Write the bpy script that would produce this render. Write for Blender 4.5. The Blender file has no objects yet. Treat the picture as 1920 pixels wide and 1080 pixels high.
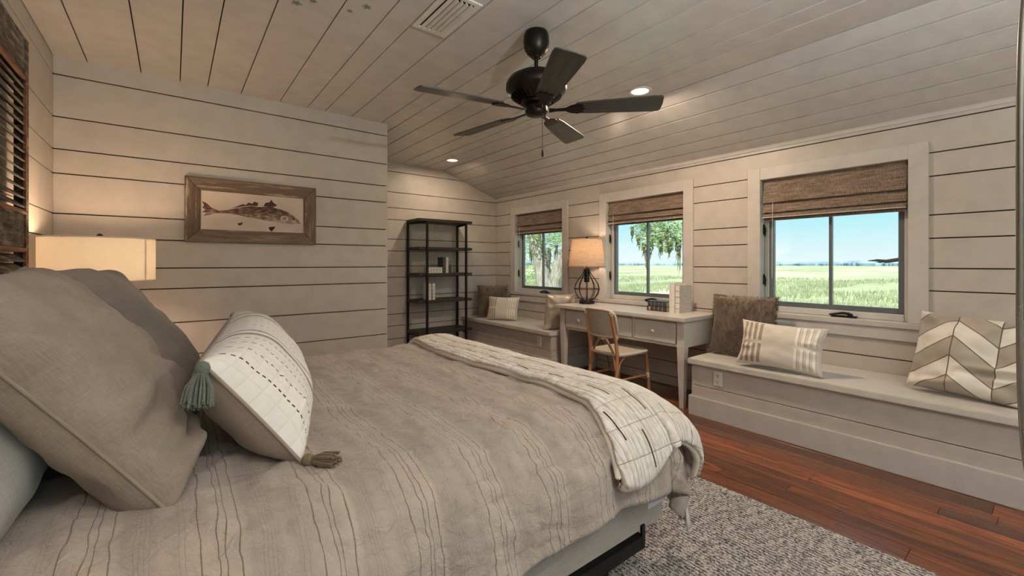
import bpy, bmesh, math, random
from mathutils import Vector, Matrix, noise

# ------------------------------------------------------------------ camera, sky, sun, exposure
scene = bpy.context.scene
COL = scene.collection
PI = math.pi
YAW = math.radians(38.06)
cd = bpy.data.cameras.new('camera')
cd.sensor_width = 36.0
cd.lens = 811.0 / 1920.0 * 36.0
cd.shift_y = -46.0 / 1920.0
cd.clip_start = 0.02
cd.clip_end = 3000
cam = bpy.data.objects.new('camera', cd)
cam.location = (0, 0, 1.27)
cam.rotation_euler = (PI / 2, 0, -YAW)
COL.objects.link(cam)
scene.camera = cam

vs = scene.view_settings
vs.view_transform = 'Standard'
vs.look = 'None'
vs.gamma = 1.0
vs.use_curve_mapping = False
vs.exposure = 0.84

world = bpy.data.worlds.new('sky')
scene.world = world
world.use_nodes = True
wn = world.node_tree
wn.nodes.clear()
w_out = wn.nodes.new('ShaderNodeOutputWorld')
w_bg = wn.nodes.new('ShaderNodeBackground')
w_bg.inputs['Strength'].default_value = 1.07
w_tc = wn.nodes.new('ShaderNodeTexCoord')
w_sep = wn.nodes.new('ShaderNodeSeparateXYZ')
w_rmp = wn.nodes.new('ShaderNodeValToRGB')
cr = w_rmp.color_ramp
cr.elements[0].position = 0.0
cr.elements[0].color = (0.50, 0.565, 0.57, 1)
cr.elements[1].position = 1.0
cr.elements[1].color = (0.15, 0.34, 0.55, 1)
e = cr.elements.new(0.10)
e.color = (0.255, 0.51, 0.57, 1)
wn.links.new(w_tc.outputs['Generated'], w_sep.inputs[0])
wn.links.new(w_sep.outputs['Z'], w_rmp.inputs[0])
wn.links.new(w_rmp.outputs[0], w_bg.inputs['Color'])
wn.links.new(w_bg.outputs[0], w_out.inputs[0])

sd = bpy.data.lights.new('sun', 'SUN')
sd.energy = 5.2
sd.angle = math.radians(1.0)
sd.color = (1.0, 0.95, 0.86)
so = bpy.data.objects.new('sun', sd)
so.rotation_euler = Vector((0.62, 0.35, -0.75)).to_track_quat('-Z', 'Y').to_euler()
COL.objects.link(so)


def sky_portal(loc, aim, sx, sy):
    """guides the sampling of the sky through an opening; gives no light of its own"""
    ld = bpy.data.lights.new('sky_portal', 'AREA')
    ld.shape = 'RECTANGLE'
    ld.size, ld.size_y = sx, sy
    ld.cycles.is_portal = True
    lo = bpy.data.objects.new('sky_portal', ld)
    lo.location = loc
    lo.rotation_euler = (Vector(aim) - Vector(loc)).to_track_quat('-Z', 'Y').to_euler()
    COL.objects.link(lo)


for py in (1.16, 2.866, 4.6):
    sky_portal((4.24, py, 1.42), (0, py, 1.42), 1.0, 1.16)
sky_portal((1.7, -2.72, 1.12), (1.7, 0, 1.12), 3.4, 2.25)

# ------------------------------------------------------------------ helpers
rnd = random.Random(7)


def lin(r, g, b):
    f = lambda c: (c / 255 / 12.92) if c <= 10 else ((c / 255 + 0.055) / 1.055) ** 2.4
    return (f(r), f(g), f(b), 1.0)


class N:
    """small wrapper around a material's node tree"""
    def __init__(s, name):
        s.m = bpy.data.materials.new(name)
        s.m.use_nodes = True
        s.t = s.m.node_tree
        s.t.nodes.clear()
        s.out = s.t.nodes.new('ShaderNodeOutputMaterial')
        s.tc = s.t.nodes.new('ShaderNodeTexCoord')

    def new(s, typ, **kw):
        n = s.t.nodes.new(typ)
        for k, v in kw.items():
            setattr(n, k, v)
        return n

    def put(s, sock, v):
        if v is None:
            return
        if isinstance(v, bpy.types.NodeSocket):
            s.t.links.new(v, sock)
        else:
            sock.default_value = v

    def math(s, op, a, b=None, c=None):
        n = s.new('ShaderNodeMath', operation=op)
        for i, v in enumerate((a, b, c)):
            if v is not None:
                s.put(n.inputs[i], v)
        return n.outputs[0]

    def mix(s, fac, a, b, mode='MIX'):
        n = s.new('ShaderNodeMix', data_type='RGBA', blend_type=mode)
        s.put(n.inputs[0], fac)
        s.put(n.inputs[6], a)
        s.put(n.inputs[7], b)
        return n.outputs[2]

    @property
    def obj(s):
        return s.tc.outputs['Object']

    @property
    def uv(s):
        return s.tc.outputs['UV']

    def world(s):
        return s.new('ShaderNodeNewGeometry').outputs['Position']

    def map(s, vec, scale=(1, 1, 1), loc=(0, 0, 0), rot=(0, 0, 0)):
        n = s.new('ShaderNodeMapping')
        s.put(n.inputs['Vector'], vec)
        n.inputs['Scale'].default_value = scale
        s.put(n.inputs['Location'], loc)
        n.inputs['Rotation'].default_value = rot
        return n.outputs[0]

    def noise(s, vec, scale, detail=3, rough=0.5, dist=0.0):
        n = s.new('ShaderNodeTexNoise')
        s.put(n.inputs['Vector'], vec)
        n.inputs['Scale'].default_value = scale
        n.inputs['Detail'].default_value = detail
        n.inputs['Roughness'].default_value = rough
        n.inputs['Distortion'].default_value = dist
        return n.outputs[0]

    def voronoi(s, vec, scale):
        n = s.new('ShaderNodeTexVoronoi')
        s.put(n.inputs['Vector'], vec)
        n.inputs['Scale'].default_value = scale
        return n.outputs[0]

    def ramp(s, fac, stops, interp='LINEAR'):
        n = s.new('ShaderNodeValToRGB')
        s.put(n.inputs[0], fac)
        r = n.color_ramp
        r.interpolation = interp
        while len(r.elements) < len(stops):
            r.elements.new(0.5)
        for el, (p, c) in zip(r.elements, stops):
            el.position = p
            el.color = c if len(c) == 4 else (*c, 1)
        return n.outputs[0]

    def sep(s, vec):
        n = s.new('ShaderNodeSeparateXYZ')
        s.put(n.inputs[0], vec)
        return n.outputs

    def rand(s):
        return s.new('ShaderNodeObjectInfo').outputs['Random']

    def bump(s, height, strength=0.3, dist=0.005):
        n = s.new('ShaderNodeBump')
        n.inputs['Strength'].default_value = strength
        n.inputs['Distance'].default_value = dist
        s.put(n.inputs['Height'], height)
        return n.outputs[0]

    def band(s, x, c, w):
        """1 where |x-c|<w"""
        return s.math('LESS_THAN', s.math('ABSOLUTE', s.math('SUBTRACT', x, c)), w)

    def pbr(s, color, rough=0.5, normal=None, metal=0.0, spec=0.5, sheen=0.0, coat=0.0, trans=None):
        p = s.new('ShaderNodeBsdfPrincipled')
        s.put(p.inputs['Base Color'], color)
        s.put(p.inputs['Roughness'], rough)
        s.put(p.inputs['Metallic'], metal)
        p.inputs['Specular IOR Level'].default_value = spec
        p.inputs['Sheen Weight'].default_value = sheen
        p.inputs['Coat Weight'].default_value = coat
        p.inputs['Coat Roughness'].default_value = 0.15
        if normal is not None:
            s.put(p.inputs['Normal'], normal)
        sh = p.outputs[0]
        if trans is not None:
            t = s.new('ShaderNodeBsdfTranslucent')
            s.put(t.inputs['Color'], color if trans is True else trans)
            mx = s.new('ShaderNodeMixShader')
            mx.inputs[0].default_value = 0.5
            s.t.links.new(sh, mx.inputs[1])
            s.t.links.new(t.outputs[0], mx.inputs[2])
            sh = mx.outputs[0]
        s.t.links.new(sh, s.out.inputs[0])
        return s.m

    def emit(s, color, strength):
        p = s.new('ShaderNodeEmission')
        s.put(p.inputs[0], color)
        p.inputs[1].default_value = strength
        s.t.links.new(p.outputs[0], s.out.inputs[0])
        return s.m


def paint(name, rgb, rough=0.45, var=0.06, bump=0.08, scale=9, spec=0.4):
    n = N(name)
    c = lin(*rgb)
    d = tuple(x * (1 - var * 2) for x in c[:3]) + (1,)
    w = n.world()
    a = n.noise(w, scale, 3)
    g = n.noise(n.map(w, (40, 40, 40)), 3, 2)
    col = n.mix(n.ramp(a, [(0.35, (0, 0, 0)), (0.75, (1, 1, 1))]), c, d)
    return n.pbr(col, rough, n.bump(g, bump, 0.002), spec=spec)


def metal(name, rgb, rough=0.4, met=1.0):
    n = N(name)
    a = n.noise(n.obj, 30, 3)
    c = lin(*rgb)
    col = n.mix(a, c, tuple(x * 0.7 for x in c[:3]) + (1,))
    return n.pbr(col, n.math('MULTIPLY_ADD', a, 0.2, rough - 0.1), None, met)


def wood(name, dark, light, axis=1, scale=6, rough=0.35, worn=None, coat=0.0, vary=0.75, knots=False):
    """grain running along the given object axis"""
    n = N(name)
    sc = [14, 14, 14]
    sc[axis] = 0.9
    r = n.rand()
    off = n.new('ShaderNodeCombineXYZ')
    n.put(off.inputs[0], n.math('MULTIPLY', r, 37.0))
    n.put(off.inputs[1], n.math('MULTIPLY', r, 91.0))
    v = n.map(n.obj, tuple(sc), off.outputs[0])
    a = n.noise(v, scale * 0.35, 6, 0.6, 1.2)
    f = n.noise(v, scale * 2.2, 4, 0.6)
    col = n.ramp(n.math('MULTIPLY_ADD', f, 0.35, n.math('MULTIPLY', a, 0.7)), [(0.32, lin(*dark)), (0.68, lin(*light))])
    if knots:
        tint = n.ramp(r, [(0, (0.42, 0.44, 0.46)), (0.35, (0.85, 0.80, 0.78)), (0.6, (1.0, 1.05, 1.1)), (0.8, (1.45, 1.25, 1.1)), (1, (0.7, 0.62, 0.58))])
    else:
        tint = n.ramp(r, [(0, (0.55, 0.55, 0.55)), (1, (1.25, 1.2, 1.15))])
    col = n.mix(vary, col, tint, 'MULTIPLY')
    if knots:
        sk = [9, 9, 9]
        sk[axis] = 1.3
        kn = n.noise(n.map(n.obj, tuple(sk), off.outputs[0]), 1.0, 3, 0.6, 2.0)
        col = n.mix(n.ramp(kn, [(0.62, (0, 0, 0)), (0.70, (0.8, 0.8, 0.8))]), col, lin(34, 17, 10))
    if worn:
        k = n.ramp(n.noise(v, scale * 0.8, 5, 0.7), [(0.56, (0, 0, 0)), (0.66, (1, 1, 1))])
        col = n.mix(k, col, lin(*worn))
    return n.pbr(col, rough, n.bump(f, 0.25, 0.002), coat=coat)


def linen(name, c1, c2, rough=0.85, freq=420, bump=0.5, use='uv', sheen=0.15, slub=0.5):
    n = N(name)
    v = n.uv if use == 'uv' else n.obj
    a = n.noise(n.map(v, (freq * 0.05, freq, freq)), 1, 3, 0.6)
    b = n.noise(n.map(v, (freq, freq * 0.05, freq)), 1, 3, 0.6)
    big = n.noise(v, 5, 3)
    h = n.math('ADD', a, b)
    fac = n.math('ADD', n.math('MULTIPLY', n.math('SUBTRACT', h, 0.6), slub), n.math('MULTIPLY', big, 0.5))
    col = n.ramp(fac, [(0.2, lin(*c1)), (0.75, lin(*c2))])
    return n.pbr(col, rough, n.bump(h, bump, 0.0015), sheen=sheen, spec=0.2)


class MB:
    """collects geometry for ONE mesh object"""
    def __init__(s):
        s.v, s.f, s.uvs, s.mi = [], [], [], []
        s.mat = 0

    def add(s, verts, faces, uvs=None):
        o = len(s.v)
        s.v += [tuple(p) for p in verts]
        s.uvs += uvs if uvs else [(0, 0)] * len(verts)
        s.f += [tuple(i + o for i in f) for f in faces]
        s.mi += [s.mat] * len(faces)
        return s

    def box(s, x0, y0, z0, x1, y1, z1):
        return s.add([(x0, y0, z0), (x1, y0, z0), (x1, y1, z0), (x0, y1, z0), (x0, y0, z1), (x1, y0, z1), (x1, y1, z1), (x0, y1, z1)],
                     [(0, 3, 2, 1), (4, 5, 6, 7), (0, 1, 5, 4), (1, 2, 6, 5), (2, 3, 7, 6), (3, 0, 4, 7)])

    def hexa(s, p):
        return s.add(p, [(0, 3, 2, 1), (4, 5, 6, 7), (0, 1, 5, 4), (1, 2, 6, 5), (2, 3, 7, 6), (3, 0, 4, 7)])

    def bar(s, a, b, w, h, up=(0, 0, 1)):
        a, b = Vector(a), Vector(b)
        d = (b - a).normalized()
        x = d.cross(Vector(up))
        x = x.normalized() if x.length > 1e-6 else Vector((1, 0, 0))
        y = x.cross(d)
        q = lambda p, i, j: p + x * (w / 2 * i) + y * (h / 2 * j)
        return s.hexa([q(a, -1, -1), q(a, 1, -1), q(b, 1, -1), q(b, -1, -1), q(a, -1, 1), q(a, 1, 1), q(b, 1, 1), q(b, -1, 1)])

    def tube(s, pts, r, n=8, cap=True, closed=False):
        pts = [Vector(p) for p in pts]
        m = len(pts)
        rs = r if isinstance(r, (list, tuple)) else [r] * m
        vs, fs = [], []
        prev = None
        for i, p in enumerate(pts):
            if closed:
                d = (pts[(i + 1) % m] - pts[i - 1]).normalized()
            else:
                d = (pts[min(i + 1, m - 1)] - pts[max(i - 1, 0)]).normalized()
            if prev is None:
                x = d.orthogonal().normalized()
            else:
                x = prev - d * prev.dot(d)
                x = x.normalized() if x.length > 1e-6 else d.orthogonal().normalized()
            prev = x
            y = d.cross(x)
            for k in range(n):
                t = 2 * PI * k / n
                vs.append(p + (x * math.cos(t) + y * math.sin(t)) * rs[i])
        for i in range(m if closed else m - 1):
            a, b = i * n, ((i + 1) % m) * n
            for k in range(n):
                k2 = (k + 1) % n
                fs.append((a + k, a + k2, b + k2, b + k))
        if cap and not closed:
            fs.append(tuple(range(n - 1, -1, -1)))
            fs.append(tuple((m - 1) * n + k for k in range(n)))
        return s.add(vs, fs)

    def lathe(s, prof, n=24, c=(0, 0, 0), cap=True):
        vs, fs = [], []
        for r, z in prof:
            for k in range(n):
                t = 2 * PI * k / n
                vs.append((c[0] + r * math.cos(t), c[1] + r * math.sin(t), c[2] + z))
        for i in range(len(prof) - 1):
            for k in range(n):
                k2 = (k + 1) % n
                fs.append((i * n + k, i * n + k2, (i + 1) * n + k2, (i + 1) * n + k))
        if cap:
            fs.append(tuple(range(n - 1, -1, -1)))
            fs.append(tuple((len(prof) - 1) * n + k for k in range(n)))
        return s.add(vs, fs)

    def prism(s, poly, f0, f1):
        """poly: 2-D outline; f0/f1 map it to the two faces"""
        m = len(poly)
        vs = [f0(*p) for p in poly] + [f1(*p) for p in poly]
        fs = [tuple(range(m - 1, -1, -1)), tuple(range(m, 2 * m))]
        fs += [(i, (i + 1) % m, m + (i + 1) % m, m + i) for i in range(m)]
        return s.add(vs, fs)

    def grid(s, fn, nu, nv, flip=False, uvf=None):
        vs, uv, fs = [], [], []
        for j in range(nv + 1):
            for i in range(nu + 1):
                u, v = i / nu, j / nv
                vs.append(fn(u, v))
                uv.append(uvf(u, v) if uvf else (u, v))
        for j in range(nv):
            for i in range(nu):
                a = j * (nu + 1) + i
                q = (a, a + 1, a + nu + 2, a + nu + 1)
                fs.append(q[::-1] if flip else q)
        return s.add(vs, fs, uv)

    def mesh(s, name, smooth=0, bevel=0.0, weld=0.0, seg=1):
        me = bpy.data.meshes.new(name)
        me.from_pydata(s.v, [], s.f)
        uvl = me.uv_layers.new(name='UVMap')
        li = [0] * len(me.loops)
        me.loops.foreach_get('vertex_index', li)
        flat = []
        for i in li:
            flat += s.uvs[i]
        uvl.data.foreach_set('uv', flat)
        me.polygons.foreach_set('material_index', s.mi)
        if bevel or weld:
            bm = bmesh.new()
            bm.from_mesh(me)
            if weld:
                bmesh.ops.remove_doubles(bm, verts=bm.verts, dist=weld)
            if bevel:
                ed = [e for e in bm.edges if len(e.link_faces) == 2 and e.calc_face_angle(0) > 0.5]
                bmesh.ops.bevel(bm, geom=ed, offset=bevel, segments=seg, affect='EDGES', clamp_overlap=True)
            bm.to_mesh(me)
            bm.free()
        if smooth:
            me.shade_smooth()
            if smooth < 170:
                me.set_sharp_from_angle(angle=math.radians(smooth))
        me.update()
        return me

    def build(s, name, mat, parent=None, smooth=0, bevel=0.0, weld=0.0, loc=None, seg=1):
        return link(name, s.mesh(name, smooth, bevel, weld, seg), mat, parent, loc)


def link(name, me, mat, parent=None, loc=None):
    if mat is not None and not me.materials:
        for m in (mat if isinstance(mat, (list, tuple)) else [mat]):
            me.materials.append(m)
    o = bpy.data.objects.new(name, me)
    COL.objects.link(o)
    if parent is not None:
        o.parent = parent
    if loc is not None:
        o.location = loc
    return o


def tag(o, label=None, cat=None, group=None, kind=None):
    if label:
        o['label'] = label
    if cat:
        o['category'] = cat
    if group:
        o['group'] = group
    if kind:
        o['kind'] = kind
    return o


def empty(name, loc=(0, 0, 0), rz=0.0, **kw):
    o = bpy.data.objects.new(name, None)
    o.empty_display_size = 0.1
    o.location = loc
    o.rotation_euler = (0, 0, rz)
    COL.objects.link(o)
    return tag(o, **kw)


def copy_tree(o, parent=None):
    c = o.copy()
    COL.objects.link(c)
    c.parent = parent
    for ch in o.children:
        copy_tree(ch, c)
    return c


def smooth01(t):
    t = max(0.0, min(1.0, t))
    return t * t * (3 - 2 * t)


# ------------------------------------------------------------------ materials
M = {}
M['wall'] = paint('wall_paint', (192, 183, 174), 0.42)
M['ceil'] = paint('ceiling_paint', (203, 198, 193), 0.26)
M['trim'] = paint('trim_paint', (198, 191, 185), 0.32)
M['gap'] = paint('gap_backing', (44, 34, 26), 0.9)
M['desk'] = paint('desk_paint', (206, 200, 191), 0.28)
M['white'] = paint('white_plastic', (222, 216, 205), 0.4)
M['dark'] = paint('dark_slot', (25, 22, 20), 0.6)
M['floor'] = wood('floor_wood', (50, 26, 16), (150, 90, 56), 1, 5, 0.24, coat=0.35, vary=0.9, knots=True)
M['sash'] = metal('sash_metal', (118, 124, 130), 0.4, 0.3)
M['frame_vinyl'] = paint('window_frame_vinyl', (205, 202, 194), 0.35)
M['iron'] = metal('black_iron', (40, 39, 40), 0.5, 0.6)
M['fan'] = metal('fan_bronze', (46, 40, 37), 0.38, 0.75)
M['blade'] = wood('fan_blade_wood', (50, 52, 52), (92, 94, 92), 0, 6, 0.45)
M['steel'] = metal('brushed_steel', (170, 168, 162), 0.3, 1.0)
M['brass'] = metal('aged_brass', (140, 110, 78), 0.35, 1.0)
n = N('window_glass')
tr = n.new('ShaderNodeBsdfTransparent')
gl = n.new('ShaderNodeBsdfGlossy')
gl.inputs['Roughness'].default_value = 0.03
smp = n.ramp(n.noise(n.world(), 3, 2), [(0, (0.97, 0.985, 0.98)), (1, (0.99, 1, 0.995))])
n.put(tr.inputs[0], smp)
mxs = n.new('ShaderNodeMixShader')
mxs.inputs[0].default_value = 0.05
n.t.links.new(tr.outputs[0], mxs.inputs[1])
n.t.links.new(gl.outputs[0], mxs.inputs[2])
n.t.links.new(mxs.outputs[0], n.out.inputs[0])
M['glass'] = n.m

XW, XH, YF, YA, XA, ZC, YB = 4.066, -0.62, 4.077, 5.60, 1.647, 2.63, -2.55
XC, ZS = 3.10, 2.285         # crease of the ceiling, height where it meets the window wall
SEAM = [0.0, 0.10, 0.25, 0.425, 0.583, 0.829, 1.083, 1.236, 1.441, 1.600, 1.864, 2.024, 2.236, 2.513, 2.70]
GAP = 0.008
TH = 0.015
plank_cache = {}


def plank(parent, mat, lo, hi, bev=0.001):
    """one board, its origin at its centre, meshes shared between equal boards"""
    d = tuple(round(h - l, 3) for l, h in zip(lo, hi))
    key = (d, mat.name)
    if key not in plank_cache:
        me = MB().box(-d[0] / 2, -d[1] / 2, -d[2] / 2, d[0] / 2, d[1] / 2, d[2] / 2).mesh('plank', 0, bev)
        me.materials.append(mat)
        plank_cache[key] = me
    return link('plank', plank_cache[key], None, parent, [(l + h) / 2 for l, h in zip(lo, hi)])


# ------------------------------------------------------------------ floor
floor = tag(MB().box(-1.0, YB - 0.2, -0.25, XW + 0.2, YA + 0.2, -0.018).build('floor', M['gap']),
            'glossy reddish brown wide plank wood floor', kind='structure')
x = XH
while x < XW:
    w = rnd.choice((0.10, 0.115, 0.13))
    x1 = min(x + w, XW)
    y = YB - rnd.uniform(0, 1.2)
    while y < YA:
        y1 = min(y + rnd.uniform(1.1, 2.4), YA)
        if YA - y1 < 0.4:
            y1 = YA
        if y1 > YB + 0.05 and not (y > YF and x1 < XA):
            plank(floor, M['floor'], (x + 0.0008, max(y, YB) + 0.0008, -0.018), (x1 - 0.0008, y1 - 0.0008, 0.0), 0.0012)
        y = y1
    x = x1

# ------------------------------------------------------------------ walls
WIN = [(4.10, 5.10), (2.372, 3.36), (0.675, 1.645)]       # y ranges of the three openings
WZ0, WZ1 = 0.85, 2.00
wr = MB()
xa, xb = XW + TH, XW + 0.16
wr.box(xa, YB - 0.2, -0.2, xb, YA + 0.2, WZ0 - 0.02)
wr.box(xa, YB - 0.2, WZ1 + 0.02, xb, YA + 0.2, 2.9)
edges = [YB - 0.2] + [v for a, b in reversed(WIN) for v in (a - 0.02, b + 0.02)] + [YA + 0.2]
for i in range(0, len(edges), 2):
    wr.box(xa, edges[i], WZ0 - 0.02, xb, edges[i + 1], WZ1 + 0.02)
wall_right = tag(wr.build('wall_right', M['gap']), 'greige horizontal board wall with three windows above the benches', kind='structure')
for z0, z1 in zip(SEAM[:-1], SEAM[1:]):
    if z0 > ZS:
        break
    za, zb = z0 + GAP / 2, z1 - GAP / 2
    oz0, oz1 = WZ0 - 0.02, WZ1 + 0.02
    if zb <= oz0 or za >= oz1:
        plank(wall_right, M['wall'], (XW, YB, za), (XW + TH, YA, zb))
        continue
    for i in range(0, len(edges), 2):
        plank(wall_right, M['wall'], (XW, max(edges[i], YB), za), (XW + TH, min(edges[i + 1], YA), zb))
    for a, b in WIN:
        if za < oz0 - 0.01:
            plank(wall_right, M['wall'], (XW, a - 0.02, za), (XW + TH, b + 0.02, oz0))
        if zb > oz1 + 0.01:
            plank(wall_right, M['wall'], (XW, a - 0.02, oz1), (XW + TH, b + 0.02, zb))

wall_middle = tag(MB().box(XH - 0.2, YF + TH, -0.2, XA - TH, YA + 0.16, 2.9).build('wall_middle', M['gap']),
                  'greige horizontal board wall with the framed fish picture', kind='structure')
wall_left = tag(MB().box(XH - 0.18, YB - 0.2, -0.2, XH - TH, YF + TH, 2.9).build('wall_left', M['gap']),
                'greige board wall behind the shutter headboard', kind='structure')
wall_back = tag(MB().box(XA - TH, YA + TH, -0.2, XW + 0.16, YA + 0.16, 2.9).build('wall_back', M['gap']),
                'greige board end wall of the alcove behind the black shelf', kind='structure')
for z0, z1 in zip(SEAM[:-1], SEAM[1:]):
    za, zb = z0 + GAP / 2, z1 - GAP / 2
    plank(wall_middle, M['wall'], (XH, YF, za), (XA, YF + TH, zb))
    plank(wall_middle, M['wall'], (XA - TH, YF + TH, za), (XA, YA, zb))
    plank(wall_left, M['wall'], (XH - TH, YB, za), (XH, YF, zb))
    plank(wall_back, M['wall'], (XA, YA, za), (XW, YA + TH, zb))
# wall behind the camera; its wide glazed opening is added for fill daylight
DX0, DX1, DZ1 = 0.0, 3.4, 2.25
wf = MB()
wf.box(XH - 0.2, YB - 0.15, -0.2, DX0, YB - TH, 2.9).box(DX1, YB - 0.15, -0.2, XW + 0.16, YB - TH, 2.9).box(DX0, YB - 0.15, DZ1, DX1, YB - TH, 2.9)
wall_front = tag(wf.build('wall_front', M['gap']), 'greige board wall behind the viewpoint', kind='structure')
for z0, z1 in zip(SEAM[:-1], SEAM[1:]):
    za, zb = z0 + GAP / 2, z1 - GAP / 2
    if z0 >= DZ1 - 0.05:
        plank(wall_front, M['wall'], (XH, YB - TH, za), (XW, YB, zb))
    else:
        plank(wall_front, M['wall'], (XH, YB - TH, za), (DX0 - 0.02, YB, zb))
        plank(wall_front, M['wall'], (DX1 + 0.02, YB - TH, za), (XW, YB, zb))

# ------------------------------------------------------------------ ceiling: flat, then sloping down to the window wall
cb = MB().box(XH - 0.2, YB - 0.2, ZC + TH, XC + 0.02, YA + 0.2, ZC + 0.2)
sl = Vector((XW + 0.16 - XC, 0, (ZS - ZC) / (XW - XC) * (XW + 0.16 - XC)))
cb.hexa([(XC, YB - 0.2, ZC + TH), (XC + sl.x, YB - 0.2, ZC + TH + sl.z), (XC + sl.x, YA + 0.2, ZC + TH + sl.z), (XC, YA + 0.2, ZC + TH),
         (XC, YB - 0.2, ZC + 0.2), (XC + sl.x, YB - 0.2, ZC + 0.2 + sl.z), (XC + sl.x, YA + 0.2, ZC + 0.2 + sl.z), (XC, YA + 0.2, ZC + 0.2)])
ceiling = tag(cb.build('ceiling', M['gap']), 'greige plank ceiling sloping down towards the windows', kind='structure')
cx = [XH, -0.457, -0.181, 0.04, 0.208, 0.427, 0.705, 0.921, 1.067, 1.298, 1.582, 1.74, 1.94, 2.167, 2.441, 2.656, 2.815, XC]
for a, b in zip(cx[:-1], cx[1:]):
    y1 = YF if b <= XA else YA
    if a < XA < b:
        y1 = YA
    g = 0.003 if a < 1.2 else 0.0055
    plank(ceiling, M['ceil'], (a + g, YB, ZC), (b - g, y1, ZC + TH))
slen = math.hypot(XW - XC, ZC - ZS)
ang = math.atan2(ZC - ZS, XW - XC)
sx = [0.0, 0.16, 0.36, 0.53, 0.72, 0.88, slen]
for a, b in zip(sx[:-1], sx[1:]):
    p = plank(ceiling, M['ceil'], (a + 0.0055, YB, 0), (b - 0.0055, YA, TH))
    m = (a + b) / 2
    p.rotation_euler = (0, ang, 0)
    p.location = (XC + m * math.cos(ang) + TH / 2 * math.sin(ang), (YB + YA) / 2, ZC - m * math.sin(ang) + TH / 2 * math.cos(ang))
# cove moulding where the slope meets the window wall
prof = [(0, 0.0), (-0.008, 0.0), (-0.010, 0.012), (-0.020, 0.026), (-0.03, 0.036), (0, 0.03)]
tag(MB().prism([(XW + 0.0 + u, ZS - 0.02 + v) for u, v in prof], lambda u, v: (u, YB, v), lambda u, v: (u, YA, v)).build('trim_1', M['ceil'], smooth=30),
    'slim cove moulding between the sloping ceiling and window wall', kind='structure')

# ------------------------------------------------------------------ windows
n = N('woven_reed')
sp = n.sep(n.obj)
v = n.map(n.obj, (1, 6, 260))
a = n.noise(v, 1.0, 3, 0.7)
b = n.noise(n.map(n.obj, (1, 150, 30)), 1.0, 2, 0.5)
col = n.ramp(n.math('ADD', n.math('MULTIPLY', a, 0.75), n.math('MULTIPLY', b, 0.3)), [(0.34, lin(74, 62, 54)), (0.52, lin(124, 106, 92)), (0.70, lin(176, 158, 142))])
M['reed'] = n.pbr(col, 0.8, n.bump(a, 0.5, 0.003), spec=0.2)
M['cord'] = paint('cord_cotton', (214, 204, 190), 0.8)


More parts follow.
